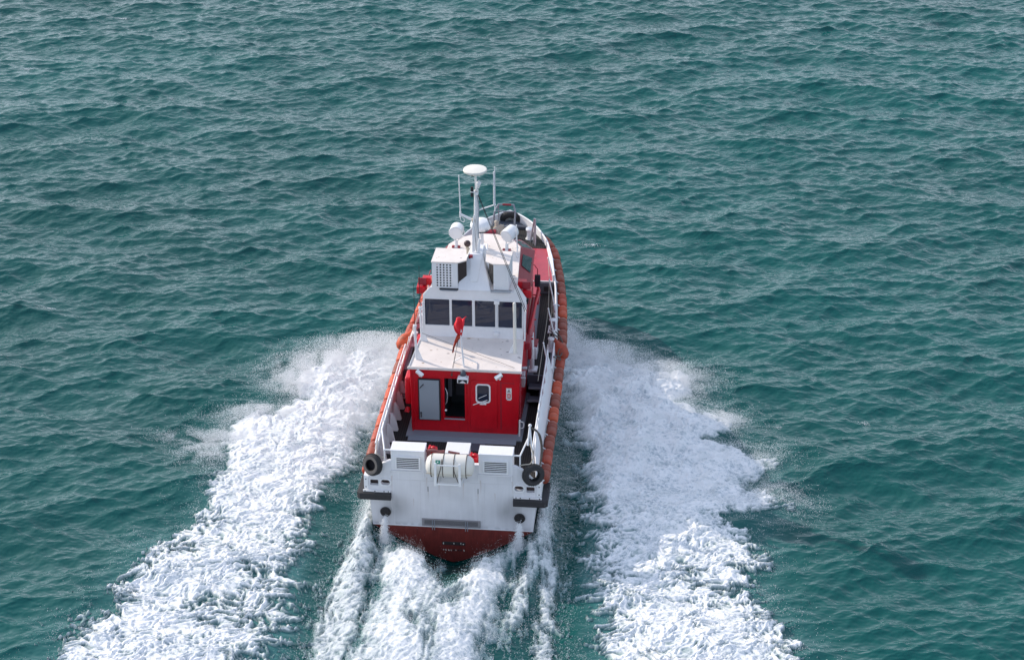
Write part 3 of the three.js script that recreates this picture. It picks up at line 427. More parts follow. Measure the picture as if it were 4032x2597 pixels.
part('locker_side', extr('uv', [[0.42, 6.1], [0.6, 6.0], [0.6, 6.45], [0.42, 6.45]], 4.8, 5.62), M.tyreGrey, lk);
part('locker_sill', box(0.53, 1.12, 4.745, 4.79, 5.46, 5.58), M.steel, lk);
const pb = [V(-0.5, 4.74, 5.57), V(0.5, 4.74, 5.57), V(0.5, 4.74, 7.3), V(-0.5, 4.74, 7.3)], pt = [V(-0.19, 5.57, 6.3), V(0.2, 5.57, 6.3), V(0.17, 5.57, 7.0), V(-0.17, 5.57, 7.0)];
const py = part('mast_base', [0, 1, 2, 3].map((i) => slab([pb[i], pb[(i + 1) % 4], pt[(i + 1) % 4], pt[i]], 0.02)).concat([slab([pt[0], pt[1], pt[2], pt[3]], 0.02)]), M.white);
{ const q = (s, t) => pb[0].clone().lerp(pb[1], s).lerp(pt[0].clone().lerp(pt[1], s), t); part('cover_plate', slab([q(0.37, 0.25), q(0.63, 0.25), q(0.98, 0.9).lerp(q(0.76, 0.9), 0.3), q(0.18, 0.9)].map((p) => p.add(new THREE.Vector3(0, 0.012, 0.022))), 0.02), M.plain, py); }
part('red_lamp_box', box(-0.2, -0.08, 5.42, 5.58, 6.2, 6.3), M.darkRed, py);
const mast = part('mast', [rod(V(-0.02, 5.5, 6.7), V(0.0, 7.5, 6.66), 0.084, 0.064, 16), rod(V(0, 7.5, 6.66), V(-0.02, 8.05, 6.66), 0.035, 0.03), rod(V(-0.06, 5.62, 6.45), V(-0.07, 6.7, 6.55), 0.026), pipe([V(-0.06, 6.75, 6.56), V(-0.1, 6.4, 6.5), V(-0.1, 5.6, 6.45)], 0.02), rod(V(0.05, 5.5, 6.4), V(0.1, 6.0, 6.5), 0.045)], M.plain);
part('cable', [curve([V(0.02, 7.4, 6.6), V(0.08, 7.0, 6.58), V(0.05, 6.4, 6.56), V(0.09, 5.8, 6.56), V(0.05, 5.5, 6.5)], 0.014, 24, 6), curve([V(-0.06, 6.4, 6.58), V(-0.03, 6.0, 6.55), V(0.0, 5.55, 6.5)], 0.012, 14, 6)], M.galv, mast);
part('satellite_disc', turned(lathe([[0, -0.07], [0.2, -0.07], [0.325, -0.05], [0.352, -0.02], [0.352, 0.02], [0.335, 0.045], [0, 0.06]], 48), V(-0.03, 8.14, 6.66), up), M.raft, mast);
part('disc_bracket', box(-0.14, -0.06, 7.95, 8.08, 6.6, 6.7), M.black, mast);
part('horn', [turned(lathe([[0, 0], [0.04, 0], [0.075, 0.18], [0.06, 0.2], [0, 0.2]], 14), V(0.06, 7.62, 6.56), new THREE.Vector3(0.18, 1, 0.15)), rod(V(0, 7.55, 6.6), V(0.1, 7.85, 6.58), 0.016)], M.plain, mast);
part('navigation_lamp', [rod(V(-0.115, 7.5, 6.58), V(-0.115, 7.64, 6.58), 0.045), rod(V(-0.12, 7.33, 6.58), V(-0.12, 7.46, 6.58), 0.042)], M.black, mast);
part('lamp_bracket', [box(-0.16, 0.06, 7.46, 7.5, 6.55, 6.68), box(-0.04, 0.06, 7.38, 7.5, 6.55, 6.72)], M.plain, mast);
part('antenna_arm', [rod(V(-0.06, 6.52, 6.64), V(-0.47, 6.72, 6.64), 0.04, 0.034), rod(V(-0.48, 6.62, 6.64), V(-0.48, 6.8, 6.64), 0.03)], M.plain, mast);
part('arm_clamp', box(-0.14, -0.04, 6.48, 6.6, 6.57, 6.68), M.cream, mast);
part('antenna_arm', rod(V(0.05, 6.86, 6.66), V(0.55, 7.06, 6.66), 0.022), M.plain, mast);
part('antenna', rod(V(-0.48, 6.78, 6.64), V(-0.51, 7.97, 6.64), 0.02, 0.017, 8), M.plain, mast);
part('antenna', [rod(V(0.55, 6.85, 6.66), V(0.55, 8.26, 6.68), 0.017, 0.012, 8), ball(V(0.55, 7.06, 6.66), 0.04, 8)], M.plain, mast);
part('antenna', rod(V(0.525, 7.06, 6.63), V(0.525, 8.12, 6.63), 0.022, 0.02, 8), M.plain, mast);
part('cable_loop', curve([V(-0.48, 6.66, 6.62), V(-0.46, 6.52, 6.62), V(-0.38, 6.48, 6.62), V(-0.36, 6.56, 6.62), V(-0.42, 6.64, 6.62)], 0.011, 20, 6), M.plain, mast);
for (const [a, b] of [[0, 0], [0.07, 0.05]]) part('stay_wire', rod(V(0.04 + a * 0.3, 7.4, 6.6), V(1.61 + b, 4.51, 4.8), 0.009, 0.009, 5), M.rubber, mast);
part('stay_bracket', [rod(V(1.57, 4.42, 5.6), V(1.64, 4.5, 4.78), 0.016), rod(V(1.57, 4.1, 5.6), V(1.62, 4.46, 5.1), 0.012)], M.plain, mast);
// searchlights, camera ball, radome, whip
function search(u, v, dir) { const p = V(u, 5.28, v), d = dir.clone().normalize(), t = part('searchlight', turned(lathe([[0, -0.02], [0.205, -0.02], [0.215, 0.0], [0.215, 0.06], [0.205, 0.36], [0.15, 0.42], [0, 0.44]], 28), p, d), M.plain); part('searchlight_cover', turned(lathe([[0, -0.03], [0.19, -0.03], [0.2, -0.018], [0, -0.018]], 28), p, d), M.lens, t); const sx = new THREE.Vector3(d.z, 0, -d.x).normalize(), mid = p.clone().add(d.clone().multiplyScalar(0.2)), foot = V(u, 4.95, v + 0.1); part('yoke', [1, -1].map((s) => pipe([mid.clone().add(sx.clone().multiplyScalar(s * 0.23)), mid.clone().add(sx.clone().multiplyScalar(s * 0.23)).add(new THREE.Vector3(0, -0.16, 0)), foot], 0.015)), M.plain, t); part('pedestal', turned(lathe([[0, 0], [0.1, 0], [0.1, 0.03], [0.05, 0.06], [0.05, 0.2], [0, 0.22]], 14), V(u, 4.77, v + 0.1), up), M.plain, t); part('red_foot', [box(u - 0.13, u - 0.05, 4.77, 4.83, v, v + 0.1), box(u + 0.05, u + 0.13, 4.77, 4.83, v, v + 0.1)], M.darkRed, t); }
search(-0.86, 8.45, V(0.03, 0.02, 1)); search(0.72, 8.35, V(0.62, 0.28, 1));
const cb = part('camera_ball', ball(V(-0.4, 5.33, 7.6), 0.105, 20), std({ color: rgb(0.045, 0.022, 0.022), roughness: 0.25 }));
part('camera_stand', [pipe([V(-0.52, 4.8, 7.55), V(-0.46, 5.18, 7.55), V(-0.32, 5.18, 7.55), V(-0.3, 4.8, 7.55)], 0.017), rod(V(-0.4, 5.0, 7.6), V(-0.4, 5.25, 7.6), 0.05), box(-0.5, -0.44, 4.77, 4.95, 7.5, 7.6), box(-0.33, -0.28, 4.77, 4.95, 7.5, 7.6)], M.cream, cb);
const dome = part('radome', turned(lathe([[0, -0.03], [0.27, -0.03], [0.3, 0.0], [0.325, 0.06], [0.325, 0.12], [0.3, 0.2], [0.2, 0.27], [0, 0.3]], 40), V(-0.1, 5.42, 8.6), up), M.plain);
part('radome_base', turned(lathe([[0, -0.09], [0.22, -0.09], [0.29, -0.03], [0, -0.03]], 32), V(-0.1, 5.42, 8.6), up), M.darkGrey, dome);
part('radome_post', [rod(V(-0.05, 4.75, 8.6), V(-0.08, 5.36, 8.6), 0.055), pipe([V(0.0, 4.9, 8.5), V(0.12, 5.0, 8.3), V(0.16, 4.95, 8.0), V(0.1, 4.76, 7.8)], 0.025)], M.plain, dome);
part('radome_mark', [box(0.08, 0.12, 5.44, 5.48, 8.29, 8.31, 0.004), box(0.13, 0.16, 5.44, 5.48, 8.32, 8.34, 0.004), box(-0.36, -0.32, 5.46, 5.5, 8.39, 8.42, 0.004)], M.darkGrey, dome);
part('roof_whip', [rod(V(1.05, 4.75, 8.4), V(1.02, 5.65, 8.4), 0.018), rod(V(1.05, 4.9, 8.4), V(1.07, 4.9, 8.4), 0.03), pipe([V(1.05, 4.92, 8.4), V(1.06, 4.79, 8.1), V(1.12, 4.78, 7.9)], 0.012)], M.plain);

// ---------------------------------------------------------------- folded crane along the starboard side
const crane = part('crane_boom', [rod(V(1.62, 2.95, 5.9), V(1.56, 3.12, 8.5), 0.085, 0.075, 14), box(1.5, 1.7, 2.85, 3.1, 5.55, 6.1, 0.03)], M.darkRed);
part('crane_cylinder', [rod(V(1.66, 2.95, 6.3), V(1.64, 3.1, 7.7), 0.05), rod(V(1.64, 3.1, 7.7), V(1.64, 3.2, 8.7), 0.03)], M.wornSheenRed, crane);
part('crane_arm', [pipe([V(1.6, 3.0, 6.2), V(1.66, 3.2, 8.1), V(1.7, 3.25, 8.8), V(1.56, 3.35, 9.3)], 0.042, 10), ball(V(1.56, 3.36, 9.32), 0.07)], M.red, crane);
part('crane_block', [box(1.62, 1.72, 2.95, 3.2, 8.4, 8.8, 0.03), box(1.6, 1.72, 2.5, 2.95, 6.6, 7.0, 0.02), box(1.6, 1.7, 2.35, 2.8, 5.9, 6.2, 0.02)], M.darkRed, crane);
part('crane_pin', [rod(V(1.5, 3.0, 6.0), V(1.76, 3.0, 6.0), 0.03), rod(V(1.5, 3.05, 7.2), V(1.74, 3.05, 7.2), 0.022), rod(V(1.5, 3.2, 8.6), V(1.76, 3.2, 8.6), 0.022)], M.red, crane);
part('crane_column', [rod(V(1.68, 1.66, 6.5), V(1.66, 2.95, 6.5), 0.07, 0.07, 14), box(1.56, 1.84, 1.65, 1.72, 6.35, 6.7)], M.plain, crane);
const eq = part('equipment_box', box(1.5, 1.76, 1.66, 2.05, 7.2, 7.75, 0.02), M.white); part('box_lid', box(1.49, 1.77, 2.05, 2.09, 7.3, 7.78, 0.012), M.darkRed, eq);
part('deck_valve', [rod(V(1.62, 1.66, 6.85), V(1.62, 1.95, 6.85), 0.035), rod(V(1.62, 1.95, 6.85), V(1.62, 2.05, 6.85), 0.05)], M.plain);
part('side_fitting', [rod(V(1.56, 2.9, 4.3), V(1.72, 2.9, 4.3), 0.05), rod(V(1.56, 2.7, 4.05), V(1.7, 2.7, 4.05), 0.04), box(1.54, 1.64, 2.2, 2.6, 4.4, 4.7)], M.steel);

// ---------------------------------------------------------------- bow
const pul = part('bow_pulpit', [pipe([V(-0.57, 1.95, 15.7), V(-0.43, 2.84, 15.75), V(-0.3, 3.08, 15.8), V(0.23, 3.08, 15.8), V(0.29, 2.86, 15.75), V(0.24, 1.95, 15.7)], 0.03), rod(V(-0.43, 2.84, 15.75), V(0.29, 2.86, 15.75), 0.02), rod(V(-0.5, 2.3, 15.72), V(0.24, 2.3, 15.72), 0.02), rod(V(-0.32, 1.95, 16.1), V(-0.3, 3.06, 15.8), 0.02), rod(V(-0.46, 1.95, 16), V(-0.43, 2.84, 15.75), 0.018)], M.galv);
part('red_grip', rod(V(-0.16, 3.08, 15.8), V(0.14, 3.08, 15.8), 0.033), M.darkRed, pul);
part('bow_ladder_frame', [rod(V(0.86, 1.95, 15.05), V(1.02, 3.0, 14.9), 0.028), rod(V(0.98, 1.95, 14.9), V(1.04, 2.95, 14.9), 0.022), rod(V(1.06, 1.95, 14.75), V(1.06, 3.0, 14.88), 0.026)], M.steel);
part('bow_bollard', turned(lathe([[0, 0], [0.16, 0], [0.14, 0.12], [0.1, 0.16], [0.09, 0.4], [0.13, 0.43], [0.13, 0.5], [0, 0.52]], 18), V(0.82, 1.95, 15.3), up), M.plain);
part('windlass', [rod(V(-0.75, 2.15, 15.4), V(-0.35, 2.15, 15.4), 0.15), box(-0.7, -0.3, 1.95, 2.15, 15.2, 15.6)], M.darkRed);

// ---------------------------------------------------------------- things carried by the boat
function tyre(u, h, v, axis, Ro, label) {
  const t = onBoat('tyre_fender', u, h, v, label, 'tyre'), q = new THREE.Quaternion().setFromUnitVectors(up, axis.clone().normalize());
  const ri = Ro * 0.5, w = 0.1; const g = lathe([[ri, -w * 0.8], [ri + 0.03, -w], [Ro * 0.8, -w * 1.08], [Ro * 0.95, -w * 0.85], [Ro, -w * 0.5], [Ro, w * 0.5], [Ro * 0.95, w * 0.85], [Ro * 0.8, w * 1.08], [ri + 0.03, w], [ri, w * 0.8], [ri + 0.05, w * 0.5], [Ro * 0.86, w * 0.5], [Ro * 0.86, -w * 0.5], [ri + 0.05, -w * 0.5], [ri, -w * 0.8]], 40).applyQuaternion(q);
  part('casing', prep(g), M.tyre, t);
  part('sidewall_ring', prep(lathe([[Ro * 0.56, w * 1.07], [Ro * 0.86, w * 1.1], [Ro * 0.84, w * 1.16], [Ro * 0.58, w * 1.14]], 40).applyQuaternion(q)), M.tyreGrey, t);
  const lugs = []; for (let i = 0; i < 36; i++) { const a = i / 36 * 6.2832, b = new THREE.BoxGeometry(0.02, w * 1.1, 0.035); b.translate(Ro + 0.002, 0, 0); b.rotateY(a); b.applyQuaternion(q); lugs.push(prep(b)); } part('tread', lugs, M.tyre, t).userData.kind = 'stuff';
  return t;
}
tyre(-2.22, 1.96, -0.02, V(-0.5, 0.25, -0.85), 0.3, 'grey worn tyre hung on the port corner of the transom');
{ const t = scene.children[scene.children.length - 1], d = V(-0.5, 0.25, -0.85); part('inner_shade_disc', disc(d.clone().normalize().multiplyScalar(-0.05), d, 0.24, 0.02, 24), M.hole, t); }  // added black disc stands in for the shade inside the tyre
const ts = tyre(2.28, 1.88, -0.03, V(0.42, 0.12, -0.9), 0.305, 'black tyre hung by a rope on the starboard corner of the transom');
ts.traverse((o) => { if (o.name === 'sidewall_ring') o.material = M.rubber; });
const tb = tyre(0.05, 2.12, 16.62, V(0.05, 0.35, 1), 0.4, 'black tyre arching round the stem at the bow');
tb.traverse((o) => { if (o.name === 'sidewall_ring') o.material = M.rubber; });
function ropeThing(label, list, mat, r = 0.018) { const o = onBoat('rope', 0, 0, 0, label, 'rope'); for (const pts of list) part('strand', curve(pts, r, 36, 7), mat, o); return o; }
ropeThing('dark mooring rope looped from the starboard stern post down to the tyre', [[V(2.12, 2.95, 0.72), V(2.3, 2.75, 0.9), V(2.42, 2.4, 0.8), V(2.44, 2.05, 0.35), V(2.4, 1.8, 0.1)], [V(2.15, 2.93, 0.74), V(2.38, 2.6, 0.95), V(2.47, 2.2, 0.7), V(2.44, 2.0, 0.3)]], M.rope, 0.02);
ropeThing('pale lashing that ties the starboard tyre to the rail post', [[V(1.9, 2.1, 0.08), V(2.05, 2.17, 0.02), V(2.2, 2.22, 0.0), V(2.26, 2.4, 0.12), V(2.15, 2.62, 0.4)]], M.paleRope, 0.016);
ropeThing('pale lashing that ties the port tyre to the rail post', [[V(-1.92, 2.14, 0.08), V(-2.0, 2.22, 0.02), V(-2.1, 2.28, 0.05), V(-2.14, 2.45, 0.5)]], M.paleRope, 0.016);
function ballFender(s, label) { const o = onBoat('ball_fender', s * (gun(8.1) + (s < 0 ? 0.2 : 0.16)), s < 0 ? 1.6 : 1.72, s < 0 ? 8.15 : 7.75, label, 'ball fender'); part('ball', turned(lathe([[0, -0.3], [0.1, -0.285], [0.19, -0.2], [0.225, 0], [0.2, 0.15], [0.1, 0.28], [0.06, 0.38], [0.06, 0.44], [0, 0.45]], 24), new THREE.Vector3(), new THREE.Vector3(-s * 0.5, 0.6, -0.6)), M.rollers[s < 0 ? 4 : 2], o); part('lanyard', curve([new THREE.Vector3(-s * 0.2, 0.25, -0.25), new THREE.Vector3(-s * 0.3, 0.42, -0.4), new THREE.Vector3(-s * 0.4, 0.45, -0.5)], 0.02, 12, 6), M.rope, o); }
ballFender(-1, 'round orange ball fender hung outside the port rollers beside the spray'); ballFender(1, 'round brown ball fender lashed over the starboard rollers amidships');
ropeThing('tangle of brown rope round the starboard ball fender', [[V(2.1, 2.1, 8.5), V(2.4, 2.0, 8.2), V(2.55, 1.8, 7.7), V(2.45, 1.75, 7.3), V(2.35, 1.9, 7.1)], [V(2.15, 2.05, 8.3), V(2.5, 1.95, 7.9), V(2.4, 1.8, 7.4), V(2.5, 1.7, 7.2), V(2.3, 1.95, 6.9)]], M.rope, 0.02);
// life raft canister in its cradle
const cradle = part('raft_cradle', [-0.36, 0.31].map((u) => [box(u - 0.035, u + 0.035, 1.8, 2.52, -0.74, -0.7), box(u - 0.03, u + 0.03, 1.8, 1.86, -0.72, 0.0), slab([V(u, 1.8, -0.7), V(u, 1.5, 0.0), V(u, 1.8, 0.0)], 0.02)]).flat().concat([box(-0.36, 0.31, 1.83, 1.88, -0.74, -0.71), box(-0.36, 0.31, 2.44, 2.48, -0.735, -0.71)]), M.plain);
const raft = onBoat('life_raft', 0.005, 2.25, -0.36, 'white life raft canister lashed in a frame on the transom', 'life raft');
const rp = [[0, -0.67], [0.12, -0.665], [0.22, -0.63], [0.285, -0.55], [0.305, -0.48], [0.322, -0.47], [0.322, 0.47], [0.305, 0.48], [0.285, 0.55], [0.22, 0.63], [0.12, 0.665], [0, 0.67]];
part('canister', turned(lathe(rp, 36), new THREE.Vector3(), new THREE.Vector3(1, 0, 0)), M.raft, raft);
part('seam', [-1, 1].map((s) => box(-0.64, 0.64, -0.1 - 0.012, -0.1 + 0.012, -0.305 , -0.29, 0.004)).slice(0, 1), M.cream, raft);
for (const x of [-0.5, -0.17, 0.13, 0.47]) { const g = new THREE.TorusGeometry(0.326, 0.012, 6, 36); g.rotateY(Math.PI / 2); g.translate(x, 0, 0); part('strap', prep(g), M.rope, raft); }
part('lashing', [curve([V(-0.2, 0.3, -0.18), V(-0.22, 0.1, -0.34), V(-0.3, -0.2, -0.37), V(-0.33, -0.38, -0.35)], 0.012), curve([V(0.13, 0.3, -0.18), V(0.15, 0.05, -0.35), V(0.24, -0.25, -0.36), V(0.28, -0.38, -0.34)], 0.012)], M.rope, raft);
const mk = turned(prep(new RoundedBoxGeometry(0.13, 0.006, 0.11, 1, 0.002)), V(-0.31, 0.235, -0.232), V(0, 0.71, -0.7)); part('green_mark', mk, M.green, raft); part('mark_symbol', turned(prep(new THREE.ConeGeometry(0.03, 0.008, 3)), V(-0.31, 0.24, -0.238), V(0, 0.71, -0.7)), M.lens, raft);
// two red cans on the aft deck
for (const [u, v, l, am] of [[-0.62, 0.62, 'red equipment can between the port vent and the life raft', 0], [0.56, 0.52, 'red equipment can with an orange tag beside the starboard vent', 1]]) { const o = onBoat('red_can', u, 1.0, v, l, 'can'); part('body', prep(new RoundedBoxGeometry(0.27, am ? 1.08 : 1.2, 0.3, 3, 0.05)).translate(0, am ? 0.54 : 0.6, 0), M.red, o); part('cap', [turned(lathe([[0, 0], [0.07, 0], [0.07, 0.06], [0, 0.07]], 12), new THREE.Vector3(0.03, am ? 1.07 : 1.19, 0), up), box(-0.1, -0.04, am ? 1.06 : 1.18, am ? 1.14 : 1.26, -0.1, 0.1)], M.red, o); if (am) part('orange_tag', box(-0.13, -0.03, 0.55, 0.66, -0.165, -0.15), M.amber, o); }
// red wrapping on the rail by the raft
const rag = onBoat('cloth_wrap', 0, 0, 0, 'dull red cloth wrapped round the stern rail above the life raft', 'cloth'); part('cloth', [curve([V(-0.72, 2.36, 0.18), V(-0.55, 2.42, 0.14), V(-0.35, 2.4, 0.1), V(-0.2, 2.42, 0.1)], 0.045, 20, 8), curve([V(-0.1, 2.42, 0.1), V(0.1, 2.4, 0.08), V(0.22, 2.38, 0.08)], 0.035, 14, 8), slab([V(-0.73, 2.36, 0.16), V(-0.6, 2.4, 0.15), V(-0.62, 1.95, 0.15), V(-0.7, 1.85, 0.16)], 0.03)], std({ color: rgb(0.2, 0.075, 0.075), roughness: 0.95 }), rag);
// the flag
{ const fo = onBoat('flag', 0, 0, 0, 'crumpled red flag streaming from the staff on the deckhouse roof', 'flag');
  const sheet = (pts, w, n = 26, m = 10) => { const c = new THREE.CatmullRomCurve3(pts), rows = []; for (let i = 0; i <= n; i++) { const t = i / n, p = c.getPointAt(t), row = []; for (let j = 0; j <= m; j++) { const s = j / m - 0.5, ww = w(t); row.push(p.clone().add(new THREE.Vector3(s * ww, 0.04 * Math.sin(s * 9 + t * 5), 0.05 * Math.sin(s * 10 + t * 6) * (0.5 + t)))); } rows.push(row); } return loft(rows); };
  part('cloth', sheet([V(-0.2, 4.1, 3.87), V(-0.22, 4.24, 3.82), V(-0.23, 4.42, 3.84), V(-0.2, 4.55, 3.88), V(-0.17, 4.63, 3.97), V(-0.17, 4.6, 4.04)], (t) => 0.07 + 0.22 * ss(0, 0.4, t) + 0.025 * Math.sin(t * 14)), M.flag, fo);
  part('tail', sheet([V(-0.2, 4.15, 3.86), V(-0.3, 3.98, 3.8), V(-0.37, 3.78, 3.76), V(-0.4, 3.6, 3.72)], (t) => 0.13 - 0.09 * t, 14, 5), M.flagOrange, fo); }
// tarpaulin over the gear on the fore deck
{ const o = onBoat('tarpaulin', -0.3, 1.95, 15.62, 'crumpled beige tarpaulin heaped on the fore deck', 'tarpaulin'), g = new THREE.SphereGeometry(1, 40, 26), p = g.attributes.position; for (let i = 0; i < p.count; i++) { const x = p.getX(i), y = p.getY(i), z = p.getZ(i), k = 1 + 0.5 * noise(x * 2.1 + 4, y * 2.1 + z * 1.7) + 0.22 * noise(x * 5, y * 5 + z * 4); p.setXYZ(i, x * 0.42 * k, Math.max(0, (y * 0.5 + 0.1) * k * (0.6 + 0.5 * noise(x * 2 + 9, z * 2))) + 0.0, z * 0.3 * k); } g.computeVertexNormals(); part('cover', prep(g), M.cream, o); part('tied_neck', turned(lathe([[0, 0], [0.1, 0], [0.06, 0.2], [0.08, 0.32], [0, 0.38]], 12), V(-0.05, 0.25, 0.0), up), M.cream, o); }

// ---------------------------------------------------------------- the sea surface: a wind-sea spectrum summed by FFT, with horizontal displacement for sharp crests
function fft2(re, im, N) {
  const cr = new Float64Array(N / 2), ci = new Float64Array(N / 2); for (let i = 0; i < N / 2; i++) { cr[i] = Math.cos(6.283185307179586 * i / N); ci[i] = Math.sin(6.283185307179586 * i / N); }
  const bits = Math.log2(N), rev = new Uint32Array(N); for (let i = 0; i < N; i++) { let r = 0; for (let b = 0; b < bits; b++) if (i >> b & 1) r |= 1 << (bits - 1 - b); rev[i] = r; }
  const a = new Float64Array(N), b = new Float64Array(N);
  const line = (o, s) => {
    for (let i = 0; i < N; i++) { a[rev[i]] = re[o + i * s]; b[rev[i]] = im[o + i * s]; }
    for (let m = 1; m < N; m <<= 1) { const st = N / (2 * m); for (let k = 0; k < N; k += 2 * m) for (let j = 0; j < m; j++) { const wr = cr[j * st], wi = ci[j * st], p = k + j, q = p + m, tr = a[q] * wr - b[q] * wi, ti = a[q] * wi + b[q] * wr; a[q] = a[p] - tr; b[q] = b[p] - ti; a[p] += tr; b[p] += ti; } }
    for (let i = 0; i < N; i++) { re[o + i * s] = a[i]; im[o + i * s] = b[i]; }
  };
  for (let j = 0; j < N; j++) line(j * N, 1);
  for (let i = 0; i < N; i++) line(i, N);
}
const WIND = new THREE.Vector2(0.04, 1).normalize();          // where the waves run to: towards the viewer, a little to the right
function waves(N, L, kLo, kHi, seed, amp, disp) {
  const r = rng(seed), hr = new Float64Array(N * N), hi = new Float64Array(N * N), out = {}, dk = 2 * Math.PI / L, KP = 1.25;
  for (let j = 0; j < N; j++) for (let i = 0; i < N; i++) {
    const kx = (i < N / 2 ? i : i - N) * dk, kz = (j < N / 2 ? j : j - N) * dk, k = Math.hypot(kx, kz), g1 = gauss(r), g2 = gauss(r); if (k < 1e-6) continue;
    const w = ss(kLo * 0.8, kLo * 1.2, k) * (1 - ss(kHi * 0.8, kHi * 1.1, k)); if (w <= 0) continue;
    const c = (kx * WIND.x + kz * WIND.y) / k, sp = mix(0.0, 1, ss(KP, KP * 14, k)), D = mix(Math.pow(Math.max(0, c), 3) * 1.5 + 0.02, 0.1 + 1.25 * Math.pow(Math.abs(c), 3), sp);
    const S = Math.pow(k, -4) * Math.exp(-1.1 * (KP / k) * (KP / k)) * (1 + 1.3 * Math.exp(-Math.pow((k / KP - 1.15) / 0.3, 2))) * D * (1 + 1.0 * ss(3, 8, k)), a = amp * Math.sqrt(S * w) * dk; hr[j * N + i] = a * g1; hi[j * N + i] = a * g2;
  }
  const field = (f) => { const re = new Float64Array(N * N), im = new Float64Array(N * N); for (let j = 0; j < N; j++) for (let i = 0; i < N; i++) { const o = j * N + i, kx = (i < N / 2 ? i : i - N) * dk, kz = (j < N / 2 ? j : j - N) * dk, k = Math.hypot(kx, kz) + 1e-9; const [a, b] = f(hr[o], hi[o], kx / k, kz / k, k); re[o] = a; im[o] = b; } fft2(re, im, N); return Float32Array.from(re); };
  out.h = field((a, b) => [a, b]);
  if (disp) { const soft = (k) => 1 - 0.5 * ss(8, 20, k); out.x = field((a, b, x, z, k) => [-b * x * soft(k), a * x * soft(k)]); out.z = field((a, b, x, z, k) => [-b * z * soft(k), a * z * soft(k)]); }
  out.N = N; out.L = L; return out;
}
const AMP = 0.079, CHOP = 1.1;
const OC = waves(1024, 72, 0.25, 2 * Math.PI / 0.3, 11, AMP, true);
const FINE = waves(1024, 10.24, 2 * Math.PI / 0.34, 2 * Math.PI / 0.1, 23, AMP * 0.4, false);
function at(f, x, z) { const N = OC.N, X = x / OC.L * N, Z = z / OC.L * N, i = Math.floor(X), j = Math.floor(Z), u = X - i, v = Z - j, a = ((i % N) + N) % N, b = ((j % N) + N) % N, a1 = (a + 1) % N, b1 = (b + 1) % N; return mix(mix(f[b * N + a], f[b * N + a1], u), mix(f[b1 * N + a], f[b1 * N + a1], u), v); }

// outlines of the broken water, in metres on the sea (x, z)
const PORT_WAKE = [[-3.3, -62.8], [-4.2, -62.3], [-5.0, -61.9], [-5.9, -61.6], [-6.9, -60.6], [-7.4, -59.5], [-6.9, -58.3], [-7.5, -57.6], [-8.6, -57.2], [-9.2, -56.2], [-8.8, -54.8], [-8.8, -53.6], [-9.2, -52.2], [-9.1, -50.9], [-9.3, -50.2], [-10.4, -49.8], [-10.4, -48.8], [-11.0, -47.5], [-11.0, -46.9], [-10.7, -46.3], [-11.3, -46.0], [-11.8, -45.6], [-11.8, -44.9], [-12.1, -43.5], [-12.7, -41], [-13.6, -37], [-5.9, -37], [-5.5, -41], [-5.4, -43.5], [-5.3, -44.9], [-5.3, -46.3], [-5.3, -47.3], [-5.3, -48.2], [-5.4, -49.6], [-5.5, -51.0], [-5.3, -52.5], [-5.0, -53.5], [-4.6, -54.6], [-4.4, -55.9], [-4.1, -57.1], [-3.6, -58.4], [-3.2, -60]];
const STAR_WAKE = [[1.0, -63.0], [1.9, -62.6], [2.9, -61.6], [4.0, -60.6], [6.1, -60.0], [6.0, -58.9], [5.5, -58.0], [6.2, -57.3], [7.1, -56.8], [6.9, -56.0], [6.1, -55.6], [6.5, -55.1], [8.0, -54.5], [7.6, -53.6], [6.9, -53.1], [7.6, -52.6], [8.7, -51.7], [7.4, -51.0], [6.2, -50.6], [6.9, -50.0], [7.3, -48.8], [6.7, -48.0], [6.9, -46.3], [7.5, -44.5], [7.1, -43.5], [7.6, -41], [8.4, -37], [2.6, -37], [2.0, -41], [1.9, -43.5], [1.9, -44.9], [1.7, -46.3], [1.5, -47.8], [1.8, -49.8], [1.9, -52.0], [2.1, -53.8], [1.9, -55.4], [1.6, -57.4], [1.3, -58.8], [0.9, -60]];
const uvPoly = (P) => P.map(([u, v]) => fromUV(u, v));
const WASH = uvPoly([[-2.2, 0.25], [-1.2, 0.25], [-0.7, -0.7], [-0.1, -1.7], [0.15, -2.3], [0.5, -2.0], [0.9, -1.1], [1.35, 0.2], [2.2, 0.25], [2.25, -0.5], [2.1, -1.47], [1.9, -3.0], [1.75, -4.28], [1.8, -5.2], [1.9, -7], [2.3, -11], [-2.6, -11], [-2.3, -7], [-2.0, -4.9], [-1.95, -3.4], [-2.0, -2.1]]);
const CURTAIN = uvPoly([[-2.55, 2.0], [-2.2, 2.0], [-2.2, -0.3], [-1.98, -1.1], [-1.93, -2.9], [-1.84, -4.8], [-2.0, -6.5], [-2.3, -10], [-3.6, -10], [-3.15, -6.6], [-3.06, -5.2], [-3.12, -4.3], [-3.05, -2.5], [-2.93, -1.2], [-2.8, 0.2]]);
const STRAND_A = uvPoly([[2.25, 0.6], [2.5, -0.9], [2.55, -1.8], [2.45, -2.7], [2.4, -3.5], [2.3, -4.3], [2.0, -4.8], [1.9, -3.6], [2.0, -2.4], [2.1, -1.2]]);
const STRAND_B = uvPoly([[2.2, 2.2], [2.6, 2.4], [2.83, 0.2], [3.07, -1.4], [3.16, -3.0], [3.22, -4.3], [3.4, -6], [3.8, -10], [3.1, -10], [2.8, -6], [2.68, -4.6], [2.71, -3.4], [2.61, -1.8], [2.45, -0.6], [2.26, 0.6]]);
const near = (x, z) => x > -17 && x < 13 && z > -70 && z < -33;

